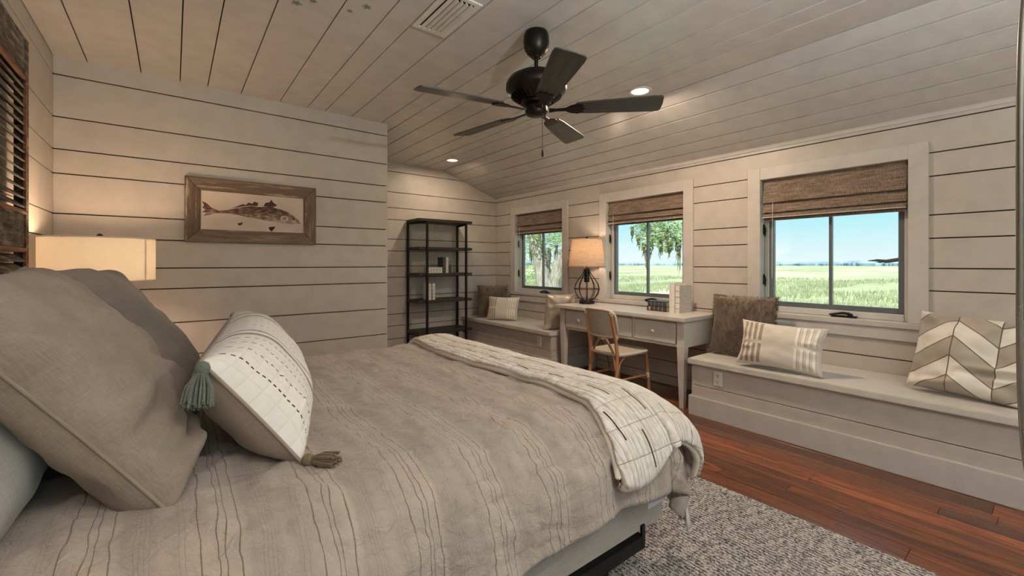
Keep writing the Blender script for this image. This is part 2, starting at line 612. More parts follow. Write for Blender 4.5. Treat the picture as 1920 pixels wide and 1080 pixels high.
def window(idx, y0, y1, blind_z, label, shade_label):
    yc = (y0 + y1) / 2
    w = empty('window_%d' % idx, (XW, yc, WZ0), label=label, kind='structure')
    h = (y1 - y0) / 2
    zt = WZ1 - WZ0
    # local: x into the wall, y along it, z up from the sill
    for s in (-1, 1):
        ya, yb = sorted((s * h, s * (h + 0.105)))
        MB().box(-0.02, ya, 0.0, 0.0, yb, zt + 0.105).build('side_casing', M['trim'], w, bevel=0.003)
        ya, yb = sorted((s * h, s * (h + 0.018)))
        MB().box(0.0, ya, 0.0, 0.15, yb, zt).build('jamb', M['trim'], w, bevel=0.002)
    MB().box(-0.02, -h, zt, 0.0, h, zt + 0.105).build('head_casing', M['trim'], w, bevel=0.003)
    MB().box(0.0, -h - 0.018, zt, 0.15, h + 0.018, zt + 0.02).build('head_jamb', M['trim'], w, bevel=0.002)
    MB().box(-0.034, -h - 0.105, -0.04, 0.0, h + 0.105, 0.0).box(0.0, -h, -0.02, 0.16, h, 0.0).build('sill', M['trim'], w, bevel=0.003)
    MB().box(-0.02, -h - 0.105, -0.13, 0.0, h + 0.105, -0.04).build('apron', M['trim'], w, bevel=0.003)
    # vinyl frame
    fr = MB()
    fw = 0.035
    for s in (-1, 1):
        ya, yb = sorted((s * h, s * (h - fw)))
        fr.box(0.075, ya, 0, 0.14, yb, zt)
    fr.box(0.07, -h + fw, 0, 0.14, h - fw, 0.05).box(0.075, -h + fw, zt - fw, 0.14, h - fw, zt)
    fr.build('frame', M['frame_vinyl'], w, bevel=0.004)
    # dark sash with two panes and a mullion
    sa = MB()
    a, b0, b1 = h - fw, 0.05, zt - fw
    t = 0.036
    for s in (-1, 1):
        ya, yb = sorted((s * a, s * (a - t)))
        sa.box(0.09, ya, b0, 0.13, yb, b1)
    sa.box(0.09, -a + t, b0, 0.13, a - t, b0 + 0.04).box(0.09, -a + t, b1 - t, 0.13, a - t, b1)
    sash = sa.build('sash', M['sash'], w, bevel=0.003)
    MB().box(0.092, -0.011, b0 + 0.04, 0.128, 0.011, b1 - t).build('mullion', M['sash'], sash, bevel=0.003)
    for ya, yb in ((-a + t, -0.011), (0.011, a - t)):
        MB().box(0.108, ya, b0 + 0.04, 0.112, yb, b1 - t).build('pane', M['glass'], sash)
    # crank handle, folded
    ck = MB().lathe([(0.012, 0), (0.018, 0.004), (0.018, 0.016), (0.01, 0.022)], 12, (0.045, -0.14, 0.012))
    ck.tube([(0.045, -0.14, 0.03), (0.03, -0.10, 0.036), (0.028, -0.05, 0.026), (0.03, -0.01, 0.018)], [0.009, 0.010, 0.008, 0.006], 8)
    ck.box(0.03, -0.18, 0.0, 0.075, -0.02, 0.014)
    ck.build('crank_handle', M['iron'], w, smooth=40)
    for zz in (0.28, 0.72):
        MB().box(0.045, h - 0.008, zz - 0.045, 0.062, h, zz + 0.045).tube([(0.05, h - 0.01, zz + 0.03), (0.045, h - 0.022, zz), (0.052, h - 0.014, zz - 0.06)], 0.006, 8).build('lock_lever', M['iron'], w, smooth=40)
    # woven roman shade hanging inside the opening
    t = empty('roman_shade', (XW + 0.03, yc, WZ1), label=shade_label, cat='blind', group='woven roman shades')
    hh = h - 0.012
    drop = WZ1 - blind_z

    def slab(prof, nm, thick=0.006):
        mb = MB()
        k = len(prof)
        prof2 = [(x + thick, z) for x, z in reversed(prof)]
        mb.prism(prof + prof2, lambda x, z: (x, -hh, z), lambda x, z: (x, hh, z))
        return mb.build(nm, M['reed'], t, smooth=40)
    d1 = -drop * 0.56
    slab([(-0.002, 0.0), (-0.008, d1 * 0.5), (-0.026, d1)], 'valance')
    slab([(0.012, d1 + 0.03), (-0.004, d1 - 0.02), (-0.03, -drop * 0.80)], 'fold')
    slab([(0.012, -drop * 0.76), (-0.012, -drop * 0.83), (-0.034, -drop * 0.92)], 'fold')
    slab([(0.012, -drop * 0.88), (-0.004, -drop * 0.94), (-0.012, -drop)], 'fold')
    MB().box(-0.038, -hh, -drop * 0.93, -0.030, hh, -drop * 0.915).build('batten', M['cord'], t)
    MB().box(0.006, -hh, -0.03, 0.035, hh, 0.0).build('head_rail', M['reed'], t)
    cd_ = MB().tube([(-0.035, hh - 0.085, d1), (-0.041, hh - 0.085, -drop - 0.1), (-0.041, hh - 0.083, -drop - 0.50)], 0.0022, 6)
    cd_.build('pull_cord', M['cord'], t)
    return w


window(1, *WIN[0], 1.690, 'far window beside the alcove with oak trunks outside', 'brown woven roman shade on the far window nearest the shelf')
window(2, *WIN[1], 1.715, 'middle window above the desk with moss hanging outside', 'brown woven roman shade on the middle window above the desk')
window(3, *WIN[2], 1.640, 'nearest and largest window looking over the open marsh', 'brown woven roman shade on the nearest window over the marsh')

# unseen glazed door, added to let in fill daylight from behind
gd = empty('fill_door_1', (DX0, YB - 0.08, 0), label='added glazed door for fill daylight, unseen behind the viewpoint', kind='structure')
DW = DX1 - DX0
mb = MB().box(0, -0.03, DZ1 - 0.06, DW, 0.03, DZ1).box(0, -0.03, 0, DW, 0.03, 0.08)
for k in range(4):
    xx = (DW - 0.06) * k / 3
    mb.box(xx, -0.03, 0.08, xx + 0.06, 0.03, DZ1 - 0.06)
mb.build('fill_door_frame', M['trim'], gd, bevel=0.004)
for k in range(3):
    xx = (DW - 0.06) * k / 3
    MB().box(xx + 0.06, -0.003, 0.08, (DW - 0.06) * (k + 1) / 3, 0.003, DZ1 - 0.06).build('pane', M['glass'], gd)

# ------------------------------------------------------------------ built-in window benches
SEAT = 0.475


def bench(y0, y1, label, ends):
    b = empty('window_bench', (3.41, (y0 + y1) / 2, 0), label=label, cat='bench')
    h = (y1 - y0) / 2
    ov = [0.02 if e else 0.0 for e in ends]
    MB().box(0.0, -h - ov[0], 0.43, XW - 3.41 - 0.001, h + ov[1], SEAT).build('seat', M['desk'], b, bevel=0.005, seg=2)
    MB().box(0.05, -h + 0.016, 0.0, XW - 3.41 - 0.001, h - 0.016, 0.43).build('carcass', M['gap'], b)
    for za, zb in ((0.0, 0.2505), (0.2555, 0.43)):
        MB().box(0.035, -h, za, 0.05, h, zb).build('plank', M['wall'], b, bevel=0.002)
        for s, e_ in ((-1, ends[0]), (1, ends[1])):
            if e_:
                ya, yb = sorted((s * h, s * (h - 0.015)))
                MB().box(0.05, ya, za, XW - 3.41 - 0.002, yb, zb).build('plank', M['wall'], b, bevel=0.002)
    bb = MB().box(0.015, -h - (0.02 if ends[0] else 0), 0.0, 0.035, h + (0.02 if ends[1] else 0), 0.162)
    for s, e_ in ((-1, ends[0]), (1, ends[1])):
        if e_:
            ya, yb = sorted((s * h, s * (h + 0.02)))
            bb.box(0.035, ya, 0.0, XW - 3.41 - 0.002, yb, 0.162)
    bb.build('baseboard', M['trim'], b, bevel=0.004, seg=2)
    return b


bench(YB + 0.02, 1.94, 'built-in board bench under the nearest window, long and empty in the middle', (0, 1))
bench(3.665, YA - 0.002, 'built-in board bench under the far window between shelf and desk', (1, 0))


def outlet(loc, label):
    o = empty('wall_outlet', loc, label=label, cat='outlet', group='bench front outlets')
    MB().box(-0.006, -0.036, -0.058, 0, 0.036, 0.058).build('cover_plate', M['white'], o, bevel=0.003)
    for dz in (-0.026, 0.026):
        sk = MB().prism([(0.016 * math.cos(t * PI / 6), dz + 0.019 * math.sin(t * PI / 6)) for t in range(12)], lambda u, v: (-0.009, u, v), lambda u, v: (-0.005, u, v)).build('socket', M['white'], o)
        for dy in (-0.007, 0.007):
            MB().box(-0.0096, dy - 0.0018, dz - 0.004, -0.0088, dy + 0.0018, dz + 0.009).build('slot', M['dark'], sk)
        MB().box(-0.0096, -0.003, dz - 0.014, -0.0088, 0.003, dz - 0.008).build('slot', M['dark'], sk)


outlet((3.445, 1.715, 0.342), 'white double outlet on the nearest bench front')
outlet((3.445, 3.865, 0.342), 'white double outlet on the far bench front by the desk')

# ------------------------------------------------------------------ rug
n = N('boucle_rug')
v = n.obj
a = n.noise(n.map(v, (150, 75, 1)), 1.0, 2, 0.7, 0.6)
b = n.noise(n.map(v, (18, 30, 1)), 1.0, 2, 0.5)
wv = n.math('SINE', n.math('MULTIPLY', n.sep(v)[0], 330.0))
fac = n.math('ADD', n.math('ADD', n.math('MULTIPLY', a, 0.85), n.math('MULTIPLY', b, 0.25)), n.math('MULTIPLY', wv, 0.05))
col = n.ramp(fac, [(0.44, lin(62, 60, 62)), (0.53, lin(128, 124, 122)), (0.62, lin(196, 190, 184))])
M['rug'] = n.pbr(col, 0.95, n.bump(fac, 0.9, 0.006), spec=0.1)
rug = MB().box(0.35, -1.6, 0.0, 2.44, 2.75, 0.013).build('area_rug', M['rug'], None, bevel=0.005, seg=2)
tag(rug, 'grey and black flecked woven rug under the bed', 'rug')

# ------------------------------------------------------------------ framed fish print
M['driftwood_h'] = wood('weathered_wood_long', (70, 54, 44), (130, 110, 94), 0, 5, 0.75, worn=(178, 164, 150))
M['driftwood_v'] = wood('weathered_wood_upright', (70, 54, 44), (130, 110, 94), 2, 5, 0.75, worn=(178, 164, 150))
pf = empty('framed_fish_print', (0.526, YF, 1.434), label='weathered wooden frame holding a brown ink fish print', cat='picture')
PW, PH, FW = 0.46, 0.494, 0.098


def frame_bar(p, nm, mat):
    MB().hexa(p).build(nm, mat, pf, bevel=0.004)


y0, y1, y2 = -0.034, -0.022, 0.0
iw, z0, z1 = PW - FW, FW, PH - FW
frame_bar([(-PW, y0, 0), (PW, y0, 0), (PW, y2, 0), (-PW, y2, 0), (-iw, y1, z0), (iw, y1, z0), (iw, y2, z0), (-iw, y2, z0)], 'frame_bar', M['driftwood_h'])
frame_bar([(-iw, y1, z1), (iw, y1, z1), (iw, y2, z1), (-iw, y2, z1), (-PW, y0, PH), (PW, y0, PH), (PW, y2, PH), (-PW, y2, PH)], 'frame_bar', M['driftwood_h'])
frame_bar([(-PW, y0, 0), (-iw, y1, z0), (-iw, y2, z0), (-PW, y2, 0), (-PW, y0, PH), (-iw, y1, z1), (-iw, y2, z1), (-PW, y2, PH)], 'frame_bar', M['driftwood_v'])
frame_bar([(iw, y1, z0), (PW, y0, 0), (PW, y2, 0), (iw, y2, z0), (iw, y1, z1), (PW, y0, PH), (PW, y2, PH), (iw, y2, z1)], 'frame_bar', M['driftwood_v'])
M['paper'] = paint('print_paper', (214, 198, 186), 0.8, var=0.08, scale=6)
MB().box(-iw, -0.012, z0, iw, -0.002, z1).build('paper', M['paper'], pf)
n = N('fish_ink')
a = n.noise(n.map(n.obj, (150, 1, 260)), 1.0, 4, 0.7)
b = n.noise(n.map(n.obj, (26, 1, 60)), 1.0, 3, 0.6)
f = n.math('ADD', n.math('MULTIPLY', a, 0.55), n.math('MULTIPLY', b, 0.5))
zz = n.sep(n.obj)[2]
f = n.math('ADD', f, n.math('MULTIPLY', n.math('SUBTRACT', zz, 0.22), 1.5))
M['ink'] = n.pbr(n.ramp(f, [(0.42, lin(196, 178, 164)), (0.52, lin(140, 112, 96)), (0.64, lin(70, 50, 42))]), 0.8)
M['ink2'] = paint('fish_ink_solid', (66, 48, 40), 0.8, var=0.3, scale=90)


def ink(poly, nm, mat, dy=0.0, par=None):
    # poly in fractions of the paper
    P = [(-iw + u * 2 * iw, z0 + v * (z1 - z0)) for u, v in poly]
    return MB().prism(P, lambda a, b: (a, -0.0125 - dy, b), lambda a, b: (a, -0.0119, b)).build(nm, mat, par or pf)


top = [(0.16, .50), (.22, .53), (.30, .58), (.38, .64), (.46, .68), (.54, .67), (.60, .69), (.66, .71), (.70, .67), (.76, .64), (.82, .59), (.88, .50), (.93, .40), (.965, .30), (.96, .26)]
bot = [(.92, .255), (.86, .24), (.78, .25), (.70, .285), (.60, .31), (.50, .35), (.42, .37), (.34, .42), (.26, .44), (.18, .44)]
ink(top + bot, 'fish_body', M['ink'])
ink([(.16, .50), (.10, .56), (.05, .68), (.01, .72), (.03, .62), (.015, .56), (.04, .50), (.01, .44), (.05, .42), (.02, .34), (.08, .38), (.12, .43), (.18, .44)], 'fish_tail', M['ink'])
ink([(.26, .57), (.32, .64), (.38, .72), (.41, .70), (.43, .77), (.47, .75), (.49, .81), (.53, .78), (.52, .69), (.44, .69), (.36, .645)], 'dorsal_fin', M['ink'], 0.0003)
ink([(.58, .70), (.60, .80), (.64, .82), (.66, .90), (.68, .82), (.72, .76), (.69, .70)], 'dorsal_fin', M['ink'], 0.0003)
ink([(.63, .13), (.70, .16), (.69, .09), (.66, .01), (.64, .06)], 'belly_fin', M['ink2'])
ink([(.33, .19), (.38, .23), (.37, .16), (.34, .14)], 'belly_fin', M['ink2'])
ink([(.76, .45), (.80, .48), (.84, .43), (.83, .34), (.79, .30), (.755, .35)], 'gill_cover', M['paper'], 0.0003)
ink([(.775, .42), (.80, .45), (.82, .41), (.815, .36), (.79, .335), (.77, .37)], 'gill_plate', M['ink'], 0.0006)
ink([(.895 + .012 * math.cos(t), .40 + .03 * math.sin(t)) for t in [k * PI / 5 for k in range(10)]], 'eye', M['ink2'], 0.0006)
ink([(.912, .05), (.93, .09), (.928, .075)], 'ink_mark', M['ink2'])

# ------------------------------------------------------------------ ceiling fixtures
M['can_glow'] = N('can_lamp_glow').emit((1.0, 0.72, 0.45, 1), 2.2)
CAN_W = 20


def can_light(x, y, label, watts=None):
    c = empty('recessed_light', (x, y, ZC), label=label, cat='ceiling light', group='recessed ceiling lights')
    MB().lathe([(0.070, 0.001), (0.088, 0.0), (0.090, -0.004), (0.086, -0.008), (0.068, -0.006), (0.066, 0.0)], 32, cap=False).build('trim_ring', M['white'], c, smooth=40)
    MB().lathe([(0.0005, -0.001), (0.067, -0.001), (0.067, -0.003), (0.0005, -0.003)], 32).build('lens', M['can_glow'], c)
    ld = bpy.data.lights.new('can_bulb', 'AREA')
    ld.shape = 'DISK'
    ld.size = 0.12
    ld.energy = watts or CAN_W
    ld.color = (1.0, 0.77, 0.56)
    lo = bpy.data.objects.new('can_bulb', ld)
    lo.location = (0, 0, -0.011)
    lo.parent = c
    COL.objects.link(lo)


can_light(2.896, 2.062, 'round recessed ceiling light shining beyond the fan blade')
can_light(2.89, 4.965, 'round recessed ceiling light above the black shelf alcove', 6)
can_light(2.896, -0.9, 'added recessed fill light, unseen behind the viewpoint near the window wall', 4)  # unseen fitting, added to fill the room with light
can_light(0.75, -0.7, 'added recessed fill light, unseen behind the viewpoint near the bed', 5)  # another added fill light, out of view

# air vent
vt = empty('ceiling_vent', (1.175, 2.087, ZC), label='white slatted air vent in the ceiling at the top of the picture', cat='vent')
vm = MB()
for p in ((-0.105, -0.205, -0.075, 0.205), (0.075, -0.205, 0.105, 0.205), (-0.075, -0.205, 0.075, -0.175), (-0.075, 0.175, 0.075, 0.205)):
    vm.box(p[0], p[1], -0.010, p[2], p[3], 0.0)
vm.build('vent_frame', M['white'], vt, bevel=0.003)
MB().box(-0.075, -0.175, -0.002, 0.075, 0.175, -0.0005).build('vent_back', M['dark'], vt)
for k in range(5):
    xx = -0.058 + k * 0.029
    MB().hexa([(xx + 0.003, -0.174, -0.023), (xx + 0.006, -0.174, -0.022), (xx + 0.006, 0.174, -0.022), (xx + 0.003, 0.174, -0.023),
               (xx - 0.006, -0.174, -0.005), (xx - 0.003, -0.174, -0.004), (xx - 0.003, 0.174, -0.004), (xx - 0.006, 0.174, -0.005)]).build('slat', M['white'], vt)

# glow stars stuck to the ceiling
M['star'] = paint('glow_star_plastic', (126, 138, 112), 0.5)
for k, (x, y, r, wh) in enumerate([(0.506, 2.469, 0.028, 'leftmost, the darkest'), (0.571, 2.394, 0.022, 'second from the left, at the picture edge'), (0.748, 2.370, 0.018, 'the smallest'), (0.806, 2.275, 0.026, 'rightmost, nearest the vent')]):
    pts = [((r if i % 2 == 0 else r * 0.45) * math.cos(i * PI / 5 + k), (r if i % 2 == 0 else r * 0.45) * math.sin(i * PI / 5 + k)) for i in range(10)]
    st = MB().prism(pts, lambda a, b: (a, b, -0.003), lambda a, b: (a, b, 0.0)).build('glow_star', M['star'], None, loc=(x, y, ZC))
    tag(st, 'small greenish glow star on the ceiling, ' + wh, 'sticker', 'glow stars on the ceiling')

# ceiling fan
fan = empty('ceiling_fan', (1.685, 1.92, ZC), label='dark bronze five-blade ceiling fan with pull chain', cat='ceiling fan')
z = lambda a: a - ZC
MB().lathe([(0.066, 0), (0.074, -0.02), (0.077, -0.06), (0.070, -0.10), (0.050, -0.13), (0.030, -0.145), (0.028, -0.15)], 28).build('canopy', M['fan'], fan, smooth=35)
MB().lathe([(0.0125, -0.14), (0.0125, -0.25)], 14).lathe([(0.022, -0.215), (0.028, -0.225), (0.028, -0.245), (0.04, -0.25)], 18).build('downrod', M['fan'], fan, smooth=35)
mo = MB().lathe([(0.035, -0.235), (0.06, -0.24), (0.12, -0.252), (0.160, -0.275), (0.178, -0.305), (0.180, -0.335), (0.168, -0.355), (0.15, -0.365), (0.145, -0.375), (0.10, -0.40), (0.08, -0.41)], 36).build('motor_housing', M['fan'], fan, smooth=35)
for k in range(30):
    t = k * 2 * PI / 30
    c, s_ = math.cos(t), math.sin(t)
    MB().bar((0.148 * c, 0.148 * s_, -0.374), (0.098 * c, 0.098 * s_, -0.407), 0.007, 0.012).build('vent_fin', M['fan'], mo)
MB().lathe([(0.085, -0.40), (0.09, -0.412), (0.085, -0.425), (0.062, -0.428), (0.066, -0.44), (0.066, -0.47), (0.058, -0.485), (0.03, -0.492), (0.004, -0.494)], 28).build('switch_housing', M['fan'], fan, smooth=35)
pc = MB().tube([(0.01, -0.04, -0.485), (0.012, -0.042, -0.60), (0.012, -0.042, -0.70)], 0.0016, 6).build('pull_chain', M['fan'], fan)
MB().lathe([(0.001, -0.74), (0.005, -0.735), (0.007, -0.725), (0.006, -0.71), (0.002, -0.69)], 10, (0.012, -0.042, 0)).build('pull_knob', M['fan'], pc, smooth=60)
bo = [(0.24, -0.052), (0.30, -0.060), (0.66, -0.078), (0.70, -0.075), (0.712, -0.062), (0.716, 0.0), (0.712, 0.062), (0.70, 0.075), (0.66, 0.078), (0.30, 0.060), (0.24, 0.052), (0.222, 0.03), (0.217, 0.0), (0.222, -0.03)]
bme = MB().prism(bo, lambda a, b: (a, b, -0.004), lambda a, b: (a, b, 0.004)).mesh('blade', 0, 0.002)
bme.materials.append(M['blade'])
im = MB()
im.prism([(0.075, -0.022), (0.12, -0.012), (0.17, -0.014), (0.205, -0.040), (0.245, -0.048), (0.275, -0.03), (0.262, -0.012), (0.285, 0.0), (0.262, 0.012), (0.275, 0.03), (0.245, 0.048), (0.205, 0.040), (0.17, 0.014), (0.12, 0.012), (0.075, 0.022)],
         lambda a, b: (a, b, -0.011), lambda a, b: (a, b, -0.004))
ime = im.mesh('blade_iron', 0, 0.0015)
ime.materials.append(M['fan'])
for a in (169, 97, 25, -47, -119):
    b = link('blade', bme, None, fan, (0, 0, -0.455))
    b.rotation_euler = (math.radians(-12), 0, math.radians(a))
    b.rotation_mode = 'XYZ'
    link('blade_iron', ime, None, b)

# ------------------------------------------------------------------ black etagere in the alcove
M['shelf_wood'] = wood('black_brown_board', (34, 29, 26), (60, 50, 44), 0, 6, 0.5)
sh = empty('shelving_unit', (2.93, 5.37, 0), label='tall black metal open shelving unit in the alcove', cat='shelf')
HX, Y0, Y1 = 0.41, -0.19, 0.205
for i, zz in enumerate((0.36, 0.78, 1.14, 1.49, 1.865)):
    MB().box(-HX, Y0, zz - 0.036, HX, Y1, zz).build('shelf_board', M['shelf_wood'], sh, bevel=0.002)
for px_, py_ in ((-0.30, Y0 + 0.004), (0.30, Y0 + 0.004), (-HX + 0.018, Y1 - 0.016), (HX - 0.018, Y1 - 0.016)):
    front = py_ < 0
    yy = py_ - 0.016 if front else py_
    MB().box(px_ - 0.014, yy - 0.014, 0.0, px_ + 0.014, yy + 0.014, 1.83).build('post', M['iron'], sh, bevel=0.002)
for s in (-1, 1):
    for zz in (1.815, 0.31):
        MB().bar((s * 0.30, Y0 - 0.012, zz), (s * (HX - 0.018), Y1 - 0.016, zz), 0.022, 0.025).build('top_rail', M['iron'], sh)

# ------------------------------------------------------------------ books
n = N('cream_book_cloth')
a = n.noise(n.obj, 40, 3)
M['book_white'] = n.pbr(n.mix(a, lin(214, 208, 200), lin(232, 228, 222)), 0.6, n.bump(a, 0.2, 0.001))
n = N('charcoal_book_leather')
a = n.noise(n.obj, 90, 3)
M['book_dark'] = n.pbr(n.mix(a, lin(52, 52, 52), lin(78, 78, 76)), 0.5, n.bump(a, 0.4, 0.001))
n = N('speckled_book_paper')
a = n.voronoi(n.obj, 110)
b = n.noise(n.obj, 120, 2, 0.6)
k = n.math('ADD', a, n.math('MULTIPLY', b, 0.5))
M['book_speckle'] = n.pbr(n.ramp(k, [(0.46, lin(96, 92, 88)), (0.60, lin(198, 192, 184))]), 0.6)
M['pages'] = paint('book_pages', (208, 196, 176), 0.9)
M['book_band'] = paint('book_label_grey', (150, 146, 142), 0.6)
M['book_tan'] = paint('book_label_tan', (190, 168, 140), 0.6)


def book(w, h, t, label, cover, side=None, bands=(), band_mat='book_band', tagp=None):
    """local: spine on -x face, width w along +x, thickness t along y, height h along z"""
    b = empty('book', label=label, cat='book')
    side = side or cover
    c = 0.003
    MB().box(0, -t / 2, 0, w, -t / 2 + c, h).build('cover', M[side], b)
    MB().box(0, t / 2 - c, 0, w, t / 2, h).build('cover', M[side], b)
    MB().tube([(0.003, 0, 0.0), (0.003, 0, h)], 0.001, 4)
    r = t / 2
    pr = [(0.006 - 0.006 * math.sin(PI * k / 8), -r + 2 * r * k / 8) for k in range(9)] + [(0.009, r), (0.009, -r)]
    sp = MB().prism(pr, lambda x, y: (x, y, 0), lambda x, y: (x, y, h)).build('spine', M[cover], b, smooth=40)
    for z0, z1 in bands:
        pr2 = [(x - 0.0012 if i < 9 else x - 0.004, y * 1.0) for i, (x, y) in enumerate(pr)]
        MB().prism(pr2, lambda x, y: (x, y, z0 * h), lambda x, y: (x, y, z1 * h)).build('spine_band', M[band_mat], sp, smooth=40)
    MB().box(0.009, -t / 2 + c, 0.003, w - 0.004, t / 2 - c, h - 0.003).build('page_block', M['pages'], b)
    return b


def put(o, loc, rot=(0, 0, 0)):
    o.location = loc
    o.rotation_euler = rot
    return o


B4 = [(0.16, 0.18), (0.36, 0.38), (0.58, 0.60), (0.80, 0.82)]
DESK = 0.80
put(book(0.21, 0.285, 0.055, 'tall pale grey book standing on the desk, farther of the upright pair', 'book_white', 'book_white', [(0.2, 0.205), (0.44, 0.445)]), (3.735, 2.303, DESK))
put(book(0.215, 0.26, 0.05, 'speckled upright book on the desk, nearest the desk end', 'book_white', 'book_speckle', B4), (3.735, 2.247, DESK))
# two dark books lying flat, spines towards the bed: rotate so that thickness points up
for k, (lab, ln) in enumerate((('charcoal book lying flat on the desk, bottom of the pair', 0.215), ('charcoal book lying flat on the desk, top of the pair', 0.205))):
    o = book(0.15, ln, 0.048, lab, 'book_dark', 'book_dark', [(0.18, 0.20), (0.38, 0.40), (0.60, 0.62), (0.80, 0.82)] if k else [(0.10, 0.20), (0.38, 0.40), (0.60, 0.62), (0.80, 0.82)], 'book_tan' if k == 0 else 'book_band')
    put(o, (3.75, 2.375 + ln, DESK + 0.024 + 0.048 * k), (PI / 2, 0, 0))
# on the etagere (shelf tops 1.14 and 0.78): spines face -y
RZ = PI / 2
put(book(0.15, 0.215, 0.045, 'dark spined book standing on the middle shelf of the black unit', 'book_dark', 'book_dark', B4), (2.925, 5.24, 1.14), (0, 0, RZ))
put(book(0.15, 0.215, 0.042, 'white book standing between dark spines on the middle shelf', 'book_white', 'book_white', B4), (2.971, 5.24, 1.14), (0, 0, RZ))
put(book(0.15, 0.16, 0.038, 'short white and charcoal book at the right end of the middle shelf row', 'book_dark', 'book_dark', [(0.70, 0.95)], 'book_band'), (3.013, 5.24, 1.14), (0, 0, RZ))
put(book(0.16, 0.22, 0.042, 'white banded book standing on the lower shelf, left of the pair', 'book_white', 'book_white', B4), (2.71, 5.24, 0.78), (0, 0, RZ))
put(book(0.16, 0.22, 0.042, 'white banded book standing on the lower shelf, right of the pair', 'book_white', 'book_white', B4), (2.765, 5.24, 0.78), (0, 0, RZ))
for k, lab in enumerate(('white book lying flat on the middle shelf, bottom of the stack', 'white book lying flat on the middle shelf, top of the stack')):
    o = book(0.16, 0.205, 0.04, lab, 'book_white', 'book_white', [(0.18, 0.20), (0.38, 0.40), (0.60, 0.62), (0.80, 0.82)])
    # spine to -y, height along x, thickness up
    o.matrix_world = Matrix(((0, 0, 1, 2.69), (1, 0, 0, 5.24), (0, 1, 0, 1.16 + 0.04 * k), (0, 0, 0, 1)))

# ------------------------------------------------------------------ writing desk
dk = empty('writing_desk', (3.755, 2.80, 0), label='cream painted writing desk with three drawers below the middle window', cat='desk')
DX, DY = 0.315, 0.80
MB().box(-DX, -DY, 0.765, 0.300, DY, DESK).build('desk_top', M['desk'], dk, bevel=0.004, seg=2)
xf = -DX + 0.05
for s in (-1, 1):
    ya, yb = sorted((s * (DY - 0.04), s * (DY - 0.062)))
    MB().box(xf + 0.05, ya, 0.53, 0.24, yb, 0.765).build('side_apron', M['desk'], dk, bevel=0.002)
    for xl in (xf, 0.225):
        ya, yb = sorted((s * (DY - 0.035), s * (DY - 0.105)))
        t = 0.014
        yi = (ya + t, yb) if s > 0 else (ya, yb - t)
        yi = (ya + t, yb - t)
        MB().hexa([(xl + t, yi[0], 0), (xl + 0.07 - t, yi[0], 0), (xl + 0.07 - t, yi[1], 0), (xl + t, yi[1], 0),
                   (xl, ya, 0.53), (xl + 0.07, ya, 0.53), (xl + 0.07, yb, 0.53), (xl, yb, 0.53)]).box(xl, ya, 0.53, xl + 0.07, yb, 0.765).build('leg', M['desk'], dk, bevel=0.002)
MB().box(0.25, -DY + 0.1, 0.53, 0.27, DY - 0.1, 0.765).build('back_apron', M['desk'], dk)
fa = MB().box(xf + 0.012, -DY + 0.105, 0.53, xf + 0.03, DY - 0.105, 0.552).box(xf + 0.012, -DY + 0.105, 0.745, xf + 0.03, DY - 0.105, 0.765)
ys = [-DY + 0.105, -DY + 0.105 + 0.4633, -DY + 0.105 + 0.9267, DY - 0.105]
for yy in ys[1:3]:
    fa.box(xf + 0.012, yy - 0.012, 0.552, xf + 0.03, yy + 0.012, 0.745)
fa.build('front_rail', M['desk'], dk, bevel=0.002)
MB().box(xf + 0.03, -DY + 0.12, 0.545, xf + 0.034, DY - 0.12, 0.75).build('drawer_void', M['dark'], dk)
for a, b in zip(ys[:-1], ys[1:]):
    dw = MB().box(xf + 0.004, a + 0.016, 0.556, xf + 0.028, b - 0.016, 0.741).build('drawer', M['desk'], dk, bevel=0.002)
    MB().tube([(xf + 0.006, (a + b) / 2, 0.648), (xf - 0.006, (a + b) / 2, 0.648), (xf - 0.012, (a + b) / 2, 0.648), (xf - 0.022, (a + b) / 2, 0.648), (xf - 0.027, (a + b) / 2, 0.648)], [0.009, 0.008, 0.016, 0.018, 0.010], 14).build('knob', M['desk'], dw, smooth=50)

# ------------------------------------------------------------------ rattan chair
M['rattan'] = wood('rattan_cane', (140, 92, 58), (196, 146, 104), 2, 4, 0.4)
n = N('woven_cream')
u_ = n.map(n.uv, (1, 1, 1))
sp = n.sep(u_)
wx = n.math('SINE', n.math('MULTIPLY', sp[0], 260.0))
wy = n.math('SINE', n.math('MULTIPLY', sp[1], 260.0))
wv = n.math('MULTIPLY', wx, wy)
M['weave'] = n.pbr(n.ramp(n.math('MULTIPLY_ADD', wv, 0.5, 0.5), [(0.2, lin(150, 138, 120)), (0.7, lin(206, 196, 178))]), 0.7, n.bump(wv, 0.6, 0.003))
M['wrap'] = paint('cane_wrap_cream', (196, 184, 166), 0.6)
ch = empty('rattan_chair', (3.36, 2.64, 0), label='rattan bistro chair with cream woven back pushed under the desk', cat='chair')
ch.rotation_euler = (0, 0, math.radians(-3))
SX0, SX1, SW, SZ = -0.20, 0.22, 0.19, 0.45
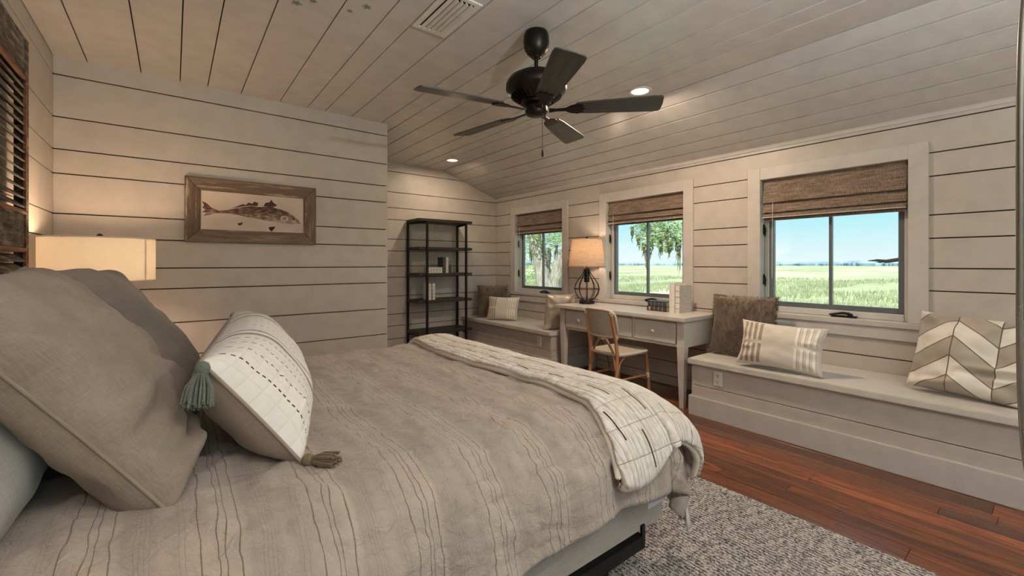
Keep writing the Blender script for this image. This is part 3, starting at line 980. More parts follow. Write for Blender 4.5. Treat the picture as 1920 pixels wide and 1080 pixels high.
# back posts: rear legs continue up, leaning back
for s in (-1, 1):
    MB().tube([(SX0 - 0.05, s * 0.165, 0.0), (SX0 - 0.01, s * 0.165, 0.25), (SX0, s * 0.165, SZ), (SX0 - 0.03, s * 0.165, 0.64), (SX0 - 0.075, s * 0.160, 0.82)], [0.015, 0.016, 0.017, 0.016, 0.014], 10).build('rear_leg', M['rattan'], ch, smooth=50)
    MB().tube([(SX1 + 0.01, s * 0.19, 0.0), (SX1 - 0.01, s * 0.18, 0.22), (SX1 - 0.03, s * 0.175, SZ - 0.01)], 0.015, 10).build('front_leg', M['rattan'], ch, smooth=50)
    MB().tube([(SX1 - 0.012, s * 0.182, 0.19), (SX1 - 0.012, s * 0.182, 0.235)], 0.019, 10).tube([(SX0 - 0.012, s * 0.165, 0.59), (SX0 - 0.022, s * 0.165, 0.63)], 0.021, 10).tube([(SX0 - 0.071, s * 0.16, 0.80), (SX0 - 0.078, s * 0.16, 0.83)], 0.018, 10).build('cane_wrap', M['wrap'], ch, smooth=50)
    MB().tube([(SX0 - 0.01, s * 0.168, 0.21), (SX1 - 0.012, s * 0.182, 0.21)], 0.011, 8).build('side_stretcher', M['rattan'], ch, smooth=50)
    MB().tube([(SX0 + 0.0, s * 0.168, 0.27), (SX0 + 0.03, s * 0.17, 0.37), (SX0 + 0.10, s * 0.175, 0.428)], 0.011, 8).build('brace', M['rattan'], ch, smooth=50)
MB().tube([(SX0 - 0.02, -0.165, 0.30), (SX0 - 0.005, -0.12, 0.46), (SX0 - 0.012, -0.05, 0.565), (SX0 - 0.012, 0.0, 0.58), (SX0 - 0.012, 0.05, 0.565), (SX0 - 0.005, 0.12, 0.46), (SX0 - 0.02, 0.165, 0.30)], 0.011, 8).build('back_arch', M['rattan'], ch, smooth=50)
MB().box(SX0 - 0.03, -0.018, 0.56, SX0 + 0.01, 0.018, 0.605).build('cane_wrap', M['wrap'], ch, bevel=0.006)
MB().tube([(SX0 - 0.012, -0.165, 0.23), (SX0 - 0.012, 0.165, 0.23)], 0.011, 8).build('rear_stretcher', M['rattan'], ch, smooth=50)
# woven back: rounded panel, slightly curved
def rr(u, v, hw, hh, p=5.0):
    a, b = 2 * u - 1, 2 * v - 1
    k = (abs(a) ** p + abs(b) ** p) ** (1 / p) if (a or b) else 1
    m = max(abs(a), abs(b))
    f = m / k if k else 1
    return a * f * hw, b * f * hh
def backf(off):
    def fn(u, v):
        y, z_ = rr(u, v, 0.185, 0.125)
        zz = 0.725 + z_
        return (SX0 - 0.02 - (zz - 0.6) * 0.22 - 0.045 * (1 - (y / 0.19) ** 2) + 0.018 + off, y, zz)
    return fn
MB().grid(backf(-0.006), 14, 12, uvf=lambda u, v: (u * 0.4, v * 0.3)).grid(backf(0.006), 14, 12, True, uvf=lambda u, v: (u * 0.4, v * 0.3)).build('back_panel', M['weave'], ch, smooth=60)
rim = []
for k in range(48):
    t = 2 * PI * k / 48
    c, s_ = math.cos(t), math.sin(t)
    m = max(abs(c), abs(s_))
    rim.append(backf(0)(0.5 + 0.5 * c / m, 0.5 + 0.5 * s_ / m))
MB().tube(rim, 0.013, 8, closed=True).build('back_rim', M['wrap'], ch, smooth=60)
# seat
def seatf(zo):
    def fn(u, v):
        x, y = rr(u, v, 0.215, 0.195, 6.0)
        return (0.01 + x, y, SZ + zo - 0.012 * (1 - (y / 0.2) ** 2) * (1 - (x / 0.22) ** 2))
    return fn
MB().grid(seatf(0.0), 14, 12, uvf=lambda u, v: (u * 0.45, v * 0.4)).grid(seatf(-0.02), 14, 12, True, uvf=lambda u, v: (u * 0.45, v * 0.4)).build('seat', M['weave'], ch, smooth=60)
rim = []
for k in range(48):
    t = 2 * PI * k / 48
    c, s_ = math.cos(t), math.sin(t)
    m = max(abs(c), abs(s_))
    rim.append(seatf(-0.01)(0.5 + 0.5 * c / m, 0.5 + 0.5 * s_ / m))
MB().tube(rim, 0.017, 8, closed=True).build('seat_rim', M['weave'], ch, smooth=60)

# ------------------------------------------------------------------ lamps
n = N('cream_shade_fabric')
a = n.noise(n.map(n.obj, (60, 60, 60)), 1, 3)
M['shade_white'] = n.pbr(n.mix(a, lin(244, 236, 222), lin(232, 222, 206)), 0.8, None, spec=0.1, trans=lin(192, 188, 180))
n = N('linen_shade_fabric')
sp = n.obj
a = n.noise(n.map(sp, (8, 8, 260)), 1, 3, 0.6)
b = n.noise(n.map(sp, (220, 220, 8)), 1, 3, 0.6)
h = n.math('ADD', a, b)
M['shade_linen'] = n.pbr(n.ramp(h, [(0.8, lin(150, 126, 108)), (1.15, lin(216, 196, 176))]), 0.85, n.bump(h, 0.4, 0.001), spec=0.1, trans=lin(216, 198, 178))


def bulb(parent, z, watts, color=(1.0, 0.78, 0.58), r=0.03):
    g = N('bulb_glow').emit((*color, 1), 6.0)
    MB().lathe([(0.012, z - 0.05), (0.018, z - 0.035), (r, z), (r * 0.85, z + 0.02), (r * 0.4, z + 0.035), (0.001, z + 0.038)], 14).build('bulb', g, parent, smooth=60)
    ld = bpy.data.lights.new('bulb_light', 'POINT')
    ld.energy = watts
    ld.color = color
    ld.shadow_soft_size = 0.05
    lo = bpy.data.objects.new('bulb_light', ld)
    lo.location = (0, 0, z + 0.045 + 0.055)
    lo.parent = parent
    COL.objects.link(lo)


def drum(parent, r0, r1, z0, z1, mat, seam=True, nm='lamp_shade'):
    s_ = MB()
    t = 0.003
    s_.lathe([(r0, z0), (r1, z1), (r1 - t, z1), (r0 - t, z0), (r0, z0)], 56, cap=False)
    o = s_.build(nm, mat, parent, smooth=40)
    for rr_, zz in ((r0, z0), (r1, z1)):
        MB().tube([((rr_ - 0.001) * math.cos(2 * PI * k / 56), (rr_ - 0.001) * math.sin(2 * PI * k / 56), zz) for k in range(56)], 0.0035, 6, closed=True).build('shade_trim', mat, o, smooth=60)
    # spider holding the shade
    sp_ = MB()
    for k in range(3):
        t_ = k * 2 * PI / 3
        sp_.tube([(0, 0, z1 - 0.02), (r1 * math.cos(t_), r1 * math.sin(t_), z1 - 0.005)], 0.002, 6)
    sp_.lathe([(0.006, z1 - 0.03), (0.009, z1 - 0.02), (0.006, z1 - 0.01), (0.012, z1 + 0.004), (0.016, z1 + 0.012), (0.012, z1 + 0.022), (0.002, z1 + 0.028)], 14)
    sp_.build('finial', M['iron'], parent, smooth=50)
    return o


M['ceramic'] = paint('lamp_ceramic', (196, 188, 176), 0.3)


def bedside(loc, label, r=0.25, watts=11, color=(1.0, 0.70, 0.45)):
    t = empty('bedside_lamp', loc, label=label, cat='lamp', group='bedside lamps')
    MB().lathe([(0.075, 0), (0.08, 0.01), (0.075, 0.02), (0.03, 0.03)], 28).build('base', M['steel'], t, smooth=40)
    MB().lathe([(0.03, 0.02), (0.07, 0.08), (0.09, 0.16), (0.085, 0.24), (0.05, 0.34), (0.022, 0.42), (0.02, 0.47)], 32).build('body', M['ceramic'], t, smooth=60)
    MB().lathe([(0.008, 0.46), (0.008, 0.78)], 10).lathe([(0.035, 0.52), (0.037, 0.525), (0.037, 0.53), (0.01, 0.532)], 18).build('stem', M['steel'], t, smooth=40)
    s_ = drum(t, r, r, 0.555, 0.80, M['shade_white'])
    MB().grid(lambda u, v: ((r + 0.0012) * math.cos(-0.62 + u * 0.05), (r + 0.0012) * math.sin(-0.62 + u * 0.05), 0.555 + v * 0.245), 3, 2).build('shade_seam', M['shade_white'], s_, smooth=60)
    bulb(t, 0.60, watts, color)


def nightstand(loc, label):
    t = empty('nightstand', loc, label=label, cat='nightstand')
    MB().box(-0.24, -0.24, 0.58, 0.24, 0.24, 0.615).build('top', M['desk'], t, bevel=0.004)
    MB().box(-0.22, -0.22, 0.14, 0.22, 0.22, 0.58).build('body', M['desk'], t, bevel=0.003)
    for i in (-1, 1):
        for j in (-1, 1):
            MB().box(i * 0.2 - 0.02, j * 0.2 - 0.02, 0, i * 0.2 + 0.02, j * 0.2 + 0.02, 0.14).build('leg', M['desk'], t)
    for zz in (0.17, 0.375):
        d = MB().box(0.22, -0.20, zz, 0.235, 0.20, zz + 0.185).build('drawer', M['desk'], t, bevel=0.003)
        MB().lathe([(0.006, 0), (0.006, 0.012), (0.013, 0.016), (0.012, 0.024), (0.002, 0.027)], 12).build('knob', M['steel'], d, smooth=50).matrix_local = Matrix.Translation((0.235, 0, zz + 0.09)) @ Matrix.Rotation(PI / 2, 4, 'Y')


nightstand((-0.34, 3.47, 0), 'nightstand beyond the bed carrying the wide drum lamp')
bedside((-0.335, 3.44, 0.615), 'lit bedside lamp with wide cream drum shade beside the shutters')
nightstand((-0.37, 0.42, 0), 'nightstand on the near side of the bed, out of view')
bedside((-0.40, 0.44, 0.615), 'second bedside lamp on the near nightstand, out of view', 0.2, 3)

# unseen fill light shaped as a torchiere, added to brighten ceiling and room
tl = empty('fill_uplight', (0.8, -1.1, 0.0135), label='added fill uplight shaped as a floor lamp, unseen behind the viewpoint', cat='lamp')
MB().lathe([(0.14, 0.0), (0.145, 0.01), (0.13, 0.025), (0.02, 0.035)], 28).build('base', M['iron'], tl, smooth=40)
MB().lathe([(0.012, 0.03), (0.012, 1.72)], 12).build('pole', M['iron'], tl, smooth=40)
MB().lathe([(0.02, 1.70), (0.06, 1.71), (0.13, 1.745), (0.18, 1.80), (0.195, 1.825), (0.192, 1.825), (0.177, 1.80), (0.128, 1.75), (0.06, 1.717), (0.004, 1.708)], 32, cap=False).build('bowl', M['steel'], tl, smooth=60)
ld = bpy.data.lights.new('fill_uplight_bulb', 'POINT')
ld.energy = 185
ld.color = (0.90, 0.97, 1.0)
ld.shadow_soft_size = 0.05
lo = bpy.data.objects.new('fill_uplight_bulb', ld)
lo.location = (0, 0, 1.785)
lo.parent = tl
COL.objects.link(lo)

# desk lamp with wire cage base
lamp = empty('desk_lamp', (3.82, 3.455, DESK), label='desk lamp with round black wire cage base and linen shade', cat='lamp')
MB().lathe([(0.086, 0), (0.09, 0.006), (0.09, 0.03), (0.084, 0.038), (0.02, 0.04)], 32).build('base', M['iron'], lamp, smooth=40)
cage = empty('wire_cage')
cage.parent = lamp
for k in range(10):
    t = 2 * PI * k / 10 + 0.15
    c, s_ = math.cos(t), math.sin(t)
    MB().tube([(r * c, r * s_, zz) for r, zz in ((0.05, 0.038), (0.10, 0.07), (0.135, 0.12), (0.147, 0.175), (0.138, 0.225), (0.10, 0.285), (0.06, 0.335), (0.036, 0.375), (0.03, 0.41))], 0.0045, 7).build('cage_wire', M['iron'], cage, smooth=60)
MB().tube([(0.15 * math.cos(2 * PI * k / 40), 0.15 * math.sin(2 * PI * k / 40), 0.172) for k in range(40)], 0.0045, 6, closed=True).build('cage_ring', M['iron'], cage, smooth=60)
MB().lathe([(0.034, 0.335), (0.038, 0.34), (0.038, 0.40), (0.03, 0.415), (0.014, 0.42), (0.012, 0.43)], 18).lathe([(0.028, 0.25), (0.031, 0.255), (0.031, 0.335), (0.02, 0.34)], 16).build('socket', M['iron'], lamp, smooth=40)
MB().lathe([(0.012, 0.42), (0.012, 0.70)], 10).lathe([(0.016, 0.43), (0.016, 0.455)], 12).build('stem', M['brass'], lamp, smooth=40)
drum(lamp, 0.215, 0.172, 0.435, 0.752, M['shade_linen'])
bulb(lamp, 0.53, 4.2)
MB().tube([(0.08, 0.0, 0.012), (0.17, 0.0, 0.004), (0.226, 0.02, 0.004), (0.237, 0.02, -0.02), (0.237, 0.05, -0.25), (0.236, -0.02, -0.45), (0.234, -0.1, -0.60), (0.234, -0.16, -0.795)], 0.003, 6).build('power_cord', M['dark'], lamp, smooth=60)

# ------------------------------------------------------------------ oval mirror at the right edge of the picture
mr = empty('oval_mirror', (1.25, -0.079, 0.0), label='tall rounded mirror with silver frame at the right edge of the picture', cat='mirror')
mr.rotation_euler = (0, 0, math.radians(4))


def oval(hw, hh, n_=96, p=4.5):
    return [(math.copysign(abs(math.cos(2 * PI * k / n_)) ** (2 / p), math.cos(2 * PI * k / n_)) * hw, 1.345 + math.copysign(abs(math.sin(2 * PI * k / n_)) ** (2 / p), math.sin(2 * PI * k / n_)) * hh) for k in range(n_)]


MB().tube([(0, a, b) for a, b in oval(0.13, 0.60)], 0.006, 10, closed=True).build('mirror_frame', M['steel'], mr, smooth=60)
MB().tube([(-0.002, a, b) for a, b in oval(0.121, 0.59)], 0.004, 8, closed=True).build('inner_edge', M['iron'], mr, smooth=60)
n = N('mirror_silver')
a = n.noise(n.obj, 3, 2)
M['mirror'] = n.pbr(n.mix(a, (0.85, 0.88, 0.88, 1), (0.8, 0.84, 0.84, 1)), 0.03, None, 1.0)
MB().prism(oval(0.123, 0.592), lambda a, b: (-0.0005, a, b), lambda a, b: (0.004, a, b)).build('mirror_glass', M['mirror'], mr)
MB().tube([(0.012, 0, 0.03), (0.012, 0, 1.2)], 0.011, 10).build('stand_pole', M['iron'], mr, smooth=50)
MB().lathe([(0.13, 0.0145), (0.13, 0.022), (0.11, 0.03), (0.015, 0.04)], 28, (0.012, 0, 0)).build('stand_base', M['iron'], mr, smooth=50)

# ------------------------------------------------------------------ shutter headboard
n = N('peeling_black_paint')
a = n.noise(n.map(n.obj, (30, 8, 60)), 1.0, 5, 0.7)
b = n.noise(n.obj, 9, 3)
k = n.ramp(n.math('ADD', n.math('MULTIPLY', a, 0.7), n.math('MULTIPLY', b, 0.35)), [(0.42, lin(48, 42, 36)), (0.54, lin(96, 86, 75)), (0.66, lin(152, 138, 120))])
M['shutter'] = n.pbr(k, 0.8, n.bump(a, 0.6, 0.004))
n = N('bare_pine_edge')
a = n.noise(n.map(n.obj, (30, 4, 30)), 1.0, 4, 0.6)
M['pine'] = n.pbr(n.ramp(a, [(0.35, lin(70, 40, 24)), (0.65, lin(146, 92, 58))]), 0.7)
hb = empty('shutter_headboard', (-0.575, 2.0, 0), label='headboard of old louvred shutters with peeling black paint', cat='headboard')
PWd = 0.555
slat_me = MB().prism([(-0.020, 0.021), (-0.024, 0.015), (0.018, -0.021), (0.023, -0.014)], lambda x, z: (x, -0.2175, z), lambda x, z: (x, 0.2175, z)).mesh('slat', 0, 0.003)
slat_me.materials.append(M['shutter'])
st_me = MB().box(-0.02, -0.029, 0.0, 0.02, 0.029, 2.35).mesh('stile', 0, 0.004)
st_me.materials.append(M['shutter'])
for i in range(4):
    yc = 1.12 - (i + 0.5) * (PWd + 0.006)
    sp_ = empty('shutter')
    sp_.parent = hb
    sp_.location = (0, yc, 0)
    for s in (-1, 1):
        link('stile', st_me, None, sp_, (0, s * (PWd / 2 - 0.029), 0))
        MB().box(0.012, s * (PWd / 2 - 0.066) - 0.007, 0.42, 0.024, s * (PWd / 2 - 0.066) + 0.007, 2.16).build('pine_bead', M['pine'], sp_, bevel=0.002)
    for z0, z1, nm in ((2.16, 2.35, 'rail'), (1.345, 1.50, 'rail'), (0.30, 0.42, 'rail')):
        MB().box(-0.017, -PWd / 2 + 0.058, z0, 0.017, PWd / 2 - 0.058, z1).build(nm, M['shutter'], sp_, bevel=0.003)
    for zz in (2.15, 1.512, 1.333):
        MB().tube([(0.016, -PWd / 2 + 0.06, zz), (0.016, PWd / 2 - 0.06, zz)], 0.012, 8).build('pine_bead', M['pine'], sp_, smooth=50)
    k = 0
    zz = 1.552
    while zz < 2.13:
        link('slat', slat_me, None, sp_, (0, 0, zz))
        zz += 0.0435
    zz = 0.47
    while zz < 1.31:
        link('slat', slat_me, None, sp_, (0, 0, zz))
        zz += 0.0435

# ------------------------------------------------------------------ bed
M['box_cloth'] = linen('box_spring_cloth', (140, 132, 125), (172, 164, 157), use='obj', freq=200)
M['mattress'] = linen('mattress_ticking', (196, 190, 180), (220, 214, 204), use='obj', freq=200)
M['guard'] = paint('corner_guard_plastic', (196, 194, 200), 0.35)
bed = empty('king_bed', (0.57, 1.98, 0), label='king bed on a low black metal frame with grey box spring', cat='bed')
BX0, BX1, BY = -1.02, 1.02, 0.965
MB().box(BX0, -BY, 0.215, BX1, BY, 0.435).build('box_spring', M['box_cloth'], bed, bevel=0.02, seg=3, smooth=40)
MB().box(BX0, -BY + 0.03, 0.435, BX1 - 0.01, BY - 0.03, 0.655).build('mattress', M['mattress'], bed, bevel=0.06, seg=4, smooth=60)
for s in (-1, 1):
    MB().box(BX1 - 0.12, s * (BY + 0.002) - 0.003, 0.30, BX1 + 0.004, s * (BY + 0.002) + 0.003, 0.437).build('corner_guard', M['guard'], bed, bevel=0.002)
    rl = MB().box(BX0 + 0.1, s * (BY + 0.006) - 0.003, 0.165, 0.87, s * (BY + 0.006) + 0.003, 0.215).box(BX0 + 0.1, min(s * BY, s * (BY - 0.04)), 0.208, 0.87, max(s * BY, s * (BY - 0.04)), 0.214)
    rl.box(0.855, s * (BY + 0.006) - 0.004, 0.165, 0.875, s * (BY + 0.006) + 0.004, 0.255)
    rl.build('side_rail', M['iron'], bed)
    for xx in (-0.7, 0.70):
        lg = MB().tube([(xx, s * (BY - 0.05), 0.21), (xx, s * (BY - 0.05), 0.065)], 0.02, 12).tube([(xx, s * (BY - 0.05), 0.20), (xx + 0.0, s * (BY - 0.005), 0.20)], 0.012, 8).build('leg', M['iron'], bed, smooth=40)
        MB().tube([(xx - 0.016, s * (BY - 0.05), 0.041), (xx + 0.016, s * (BY - 0.05), 0.041)], 0.028, 16).build('caster', M['dark'], lg, smooth=40)
for xx in (-0.7, 0.70):
    MB().box(xx - 0.015, -BY, 0.185, xx + 0.015, BY, 0.207).build('cross_rail', M['iron'], bed)

# ------------------------------------------------------------------ bedding
X0, YN, YX, TOP, RR = 1.50, 1.20, 2.76, 0.69, 0.235


def drape(a, b, h, flare=0.10, wob=None):
    """cloth coordinates -> point on the bedding, h above the base surface"""
    qx = max(a - X0, 0.0)
    qy = (b - YN) if b < YN else (b - YX if b > YX else 0.0)
    L = math.hypot(qx, qy)
    cx_, cy_ = min(a, X0), min(max(b, YN), YX)
    if L < 1e-6:
        return Vector((a, b, TOP + h)), Vector((0, 0, 1)), 0.0
    dx, dy = qx / L, qy / L
    th = L / RR
    mx = PI / 2 - flare
    if th <= mx:
        r = RR * math.sin(th)
        zz = TOP - RR * (1 - math.cos(th))
        nx, nz = math.sin(th), math.cos(th)
    else:
        e_ = L - RR * mx
        r = RR * math.sin(mx) + e_ * math.sin(flare)
        zz = TOP - RR * (1 - math.cos(mx)) - e_ * math.cos(flare)
        nx, nz = math.cos(flare), math.sin(flare)
    nrm = Vector((dx * nx, dy * nx, nz))
    return Vector((cx_ + dx * r, cy_ + dy * r, zz)) + nrm * h, nrm, L


def ridge(p, sc, seed):
    return 1 - abs(noise.noise(Vector((p[0] * sc + seed, p[1] * sc * 1.0 - seed, seed * 0.7))))


def duvet_pt(u, v):
    a = -0.44 + u * (X0 + 0.45 + 0.44)
    # near hem wanders a little
    b = YN - 0.435 - 0.02 * math.sin(a * 4.1) + v * (YX - YN + 0.87)
    big = noise.noise(Vector((a * 2.1, b * 2.1, 3.1))) * 0.014
    w1 = ridge((a, b), 5.0, 1.7) ** 6 * 0.015
    w2 = ridge((a + 0.15 * noise.noise(Vector((b * 3, a * 3, 0))), b * 0.7), 13.0, 5.2) ** 7 * 0.006
    w3 = ridge((a * 0.6, b * 1.3), 28.0, 2.2) ** 5 * 0.004
    p, nrm, L = drape(a, b, 0.0)
    side = smooth01((L - 0.2) / 0.2)
    w4 = ridge((a * 0.45 + 0.1 * noise.noise(Vector((a * 5, b * 5, 1))), b * 1.5), 16.0, 4.4) ** 6 * 0.010 * smooth01(L / 0.15)
    h = big * (1 - 0.3 * side) + w1 + w2 + w3 + w4
    qx = max(a - X0, 0)
    qy = max(YN - b, b - YX, 0)
    if qx > 0 and qy > 0:                     # gathered folds at the foot corners
        t = math.atan2(qy, qx)
        h += 0.05 * math.sin(t * 11 + 0.6) * smooth01((L - 0.12) / 0.4)
    h += 0.012 * math.sin(a * 17 + b * 3) * side
    p = p + nrm * h
    if p.z < 0.02:
        p.z = 0.02
    return p


n = N('striped_duvet')
uv = n.sep(n.uv)
wob = n.math('MULTIPLY', n.math('SUBTRACT', n.noise(n.uv, 4, 2), 0.5), 0.005)
x = n.math('ADD', uv[0], wob)
m = n.math('FLOORED_MODULO', x, 0.212)
ln = None
for c, w in ((0.045, 0.0013), (0.075, 0.0011), (0.088, 0.0011), (0.112, 0.0013), (0.150, 0.0006), (0.158, 0.0006), (0.166, 0.0006), (0.174, 0.0006), (0.010, 0.0006), (0.020, 0.0006)):
    k = n.math('MULTIPLY', n.band(m, c, w), 1.0 if w > 0.001 else 0.45)
    ln = k if ln is None else n.math('MAXIMUM', ln, k)
tex = n.math('ADD', n.noise(n.map(n.uv, (900, 60, 1)), 1, 2), n.noise(n.map(n.uv, (60, 900, 1)), 1, 2))
broad = n.ramp(n.math('DIVIDE', m, 0.212), [(0.0, lin(176, 164, 154)), (0.22, lin(186, 174, 163)), (0.56, lin(188, 176, 165)), (0.62, lin(170, 158, 148)), (0.86, lin(174, 162, 152)), (0.9, lin(180, 168, 158))])
blot = n.ramp(n.noise(n.uv, 7, 4, 0.6), [(0.35, (0.86, 0.86, 0.87)), (0.7, (1.06, 1.05, 1.04))])
col = n.mix(1.0, broad, blot, 'MULTIPLY')
col = n.mix(n.math('MULTIPLY', n.ramp(tex, [(0.8, (0, 0, 0)), (1.2, (1, 1, 1))]), 0.25), col, lin(150, 135, 120))
col = n.mix(n.math('MULTIPLY', ln, 0.8), col, lin(104, 88, 76))
wr_ = n.noise(n.map(n.uv, (26, 34, 1)), 1, 4, 0.62, 0.8)
M['duvet'] = n.pbr(col, 0.62, n.bump(n.math('ADD', n.math('MULTIPLY', tex, 0.08), wr_), 0.75, 0.016), sheen=0.2, spec=0.25)
M['duvet_lining'] = linen('duvet_lining', (194, 191, 184), (218, 215, 208), freq=300)
NU, NV = 190, 190
AU = X0 + 0.45 + 0.44
BV = YX - YN + 0.87
mb = MB().grid(duvet_pt, NU, NV, True, uvf=lambda u, v: (-0.44 + u * AU, YN - 0.435 + v * BV))
dv = mb.build('duvet', M['duvet'], None, smooth=175)
tag(dv, 'taupe striped crinkled duvet spread over the king bed', 'duvet')
md = dv.modifiers.new('thickness', 'SOLIDIFY')
md.thickness = 0.014
md.offset = -1
# pale lining falling out below the foot corner
def flap(u, v):
    t = 0.12 + u * 0.62
    L = 0.33 + v * (0.37 - 0.10 * (1 - u))
    p, nrm, _ = drape(X0 + L * math.cos(t), YN - L * math.sin(t), 0.045 + 0.016 * math.sin(u * 16) * v)
    return p


fl = MB().grid(flap, 30, 14).build('lining_corner', M['duvet_lining'], dv, smooth=175)
fl.modifiers.new('thickness', 'SOLIDIFY').thickness = 0.004

# folded quilt across the foot
QB0, QB1 = YN - 0.275, YX + 0.26
QA1 = X0 + 0.33


def quilt_ab(u, v):
    b = QB0 + v * (QB1 - QB0)
    a0 = 1.30 + 0.02 * math.sin(b * 5.0) - 0.10 * smooth01((1.22 - b) / 0.35) + 0.03 * smooth01((b - 2.4) / 0.6)
    b = b - (0.05 * math.sin(u * 6.5 + 0.5) + 0.03) * smooth01((1.1 - b) / 0.25)
    return a0 + u * (QA1 - a0), b


def quilt_pt(off):
    def fn(u, v):
        a, b = quilt_ab(u, v)
        edge = min(u * (QA1 - 1.3), (1 - u) * (QA1 - 1.3), v * (QB1 - QB0), (1 - v) * (QB1 - QB0))
        puff = 0.012 * math.sqrt(min(1.0, edge / 0.05))
        ch_ = abs(math.sin(a * PI / 0.03)) ** 0.6 * 0.004
        cr_ = abs(math.sin(b * PI / 0.085)) ** 0.4 * 0.003
        big = noise.noise(Vector((a * 4.0, b * 3.0, 8.1))) * 0.014 + noise.noise(Vector((a * 9.0, b * 6.0, 1.1))) * 0.006
        p, nrm, L = drape(a, b, 0)
        side = smooth01((L - 0.15) / 0.3)
        q = 0.03 * math.sin(a * 12 + 1.0) * side * (1 if b < 1.6 else 0.4)
        h = 0.034 + (puff + ch_ + cr_) * (1 if off else 0) + big * 0.8 + q * 0.6 + side * 0.02
        if a > X0 and b < YN:
            t = math.atan2(YN - b, a - X0)
            h += 0.03 * math.sin(t * 8 + 1.0) * smooth01((L - 0.12) / 0.3) + 0.02 * smooth01((L - 0.1) / 0.2)
        return p + nrm * h
    return fn


n = N('quilted_cotton')
uv = n.sep(n.uv)
rowf = n.math('DIVIDE', uv[0], 0.094)
row = n.math('FLOOR', rowf)
fr_ = n.math('SUBTRACT', rowf, row)
sh_ = n.math('FRACT', n.math('MULTIPLY', row, 0.37))
dl = n.math('FRACT', n.math('ADD', n.math('DIVIDE', uv[1], 0.235), sh_))
dash = n.math('MULTIPLY', n.band(fr_, 0.5, 0.026), n.math('LESS_THAN', dl, 0.42))
ridg = n.math('ABSOLUTE', n.math('SINE', n.math('MULTIPLY', uv[0], PI / 0.022)))
cross = n.math('ABSOLUTE', n.math('SINE', n.math('MULTIPLY', uv[1], PI / 0.085)))
pk = n.noise(n.map(n.uv, (70, 35, 1)), 1, 4, 0.65)
wsh = n.noise(n.uv, 6, 3)
col = n.ramp(n.math('ADD', n.math('MULTIPLY', pk, 0.6), n.math('MULTIPLY', wsh, 0.4)), [(0.34, lin(198, 188, 178)), (0.62, lin(236, 230, 222))])
seam = n.math('MULTIPLY', n.math('LESS_THAN', cross, 0.05), 0.5)
col = n.mix(seam, col, lin(150, 132, 116))
col = n.mix(dash, col, lin(58, 48, 42))
hh_ = n.math('ADD', n.math('MULTIPLY', n.math('POWER', ridg, 0.5), 0.5), n.math('ADD', n.math('MULTIPLY', n.math('POWER', cross, 0.3), 0.6), n.math('MULTIPLY', pk, 0.6)))
M['quilt'] = n.pbr(col, 0.8, n.bump(hh_, 0.9, 0.012), sheen=0.2, spec=0.2)
M['quilt_edge'] = linen('quilt_binding', (206, 193, 178), (228, 216, 202), freq=260)
quvf = lambda u, v: quilt_ab(u, v)
qm = MB().grid(quilt_pt(True), 110, 230, True, uvf=quvf)
qo = qm.build('quilt', M['quilt'], None, smooth=175)
tag(qo, 'cream quilt with dark dashed stitching folded across the bed foot', 'quilt')
qs = qo.modifiers.new('thickness', 'SOLIDIFY')
qs.thickness = 0.02
qs.offset = -1
f0 = quilt_pt(False)
loop = [f0(k / 60, 0) for k in range(60)] + [f0(1, k / 120) for k in range(120)] + [f0(1 - k / 60, 1) for k in range(60)] + [f0(0, 1 - k / 120) for k in range(120)]
MB().tube(loop, 0.014, 8, closed=True).build('binding', M['quilt_edge'], qo, smooth=175)
# plain turned-back band along the head edge
def hemband(u, v):
    p = quilt_pt(True)(u * 0.13, v)
    return p + Vector((0, 0, 0.004))


MB().grid(hemband, 10, 160, True).build('plain_border', M['quilt_edge'], qo, smooth=175)


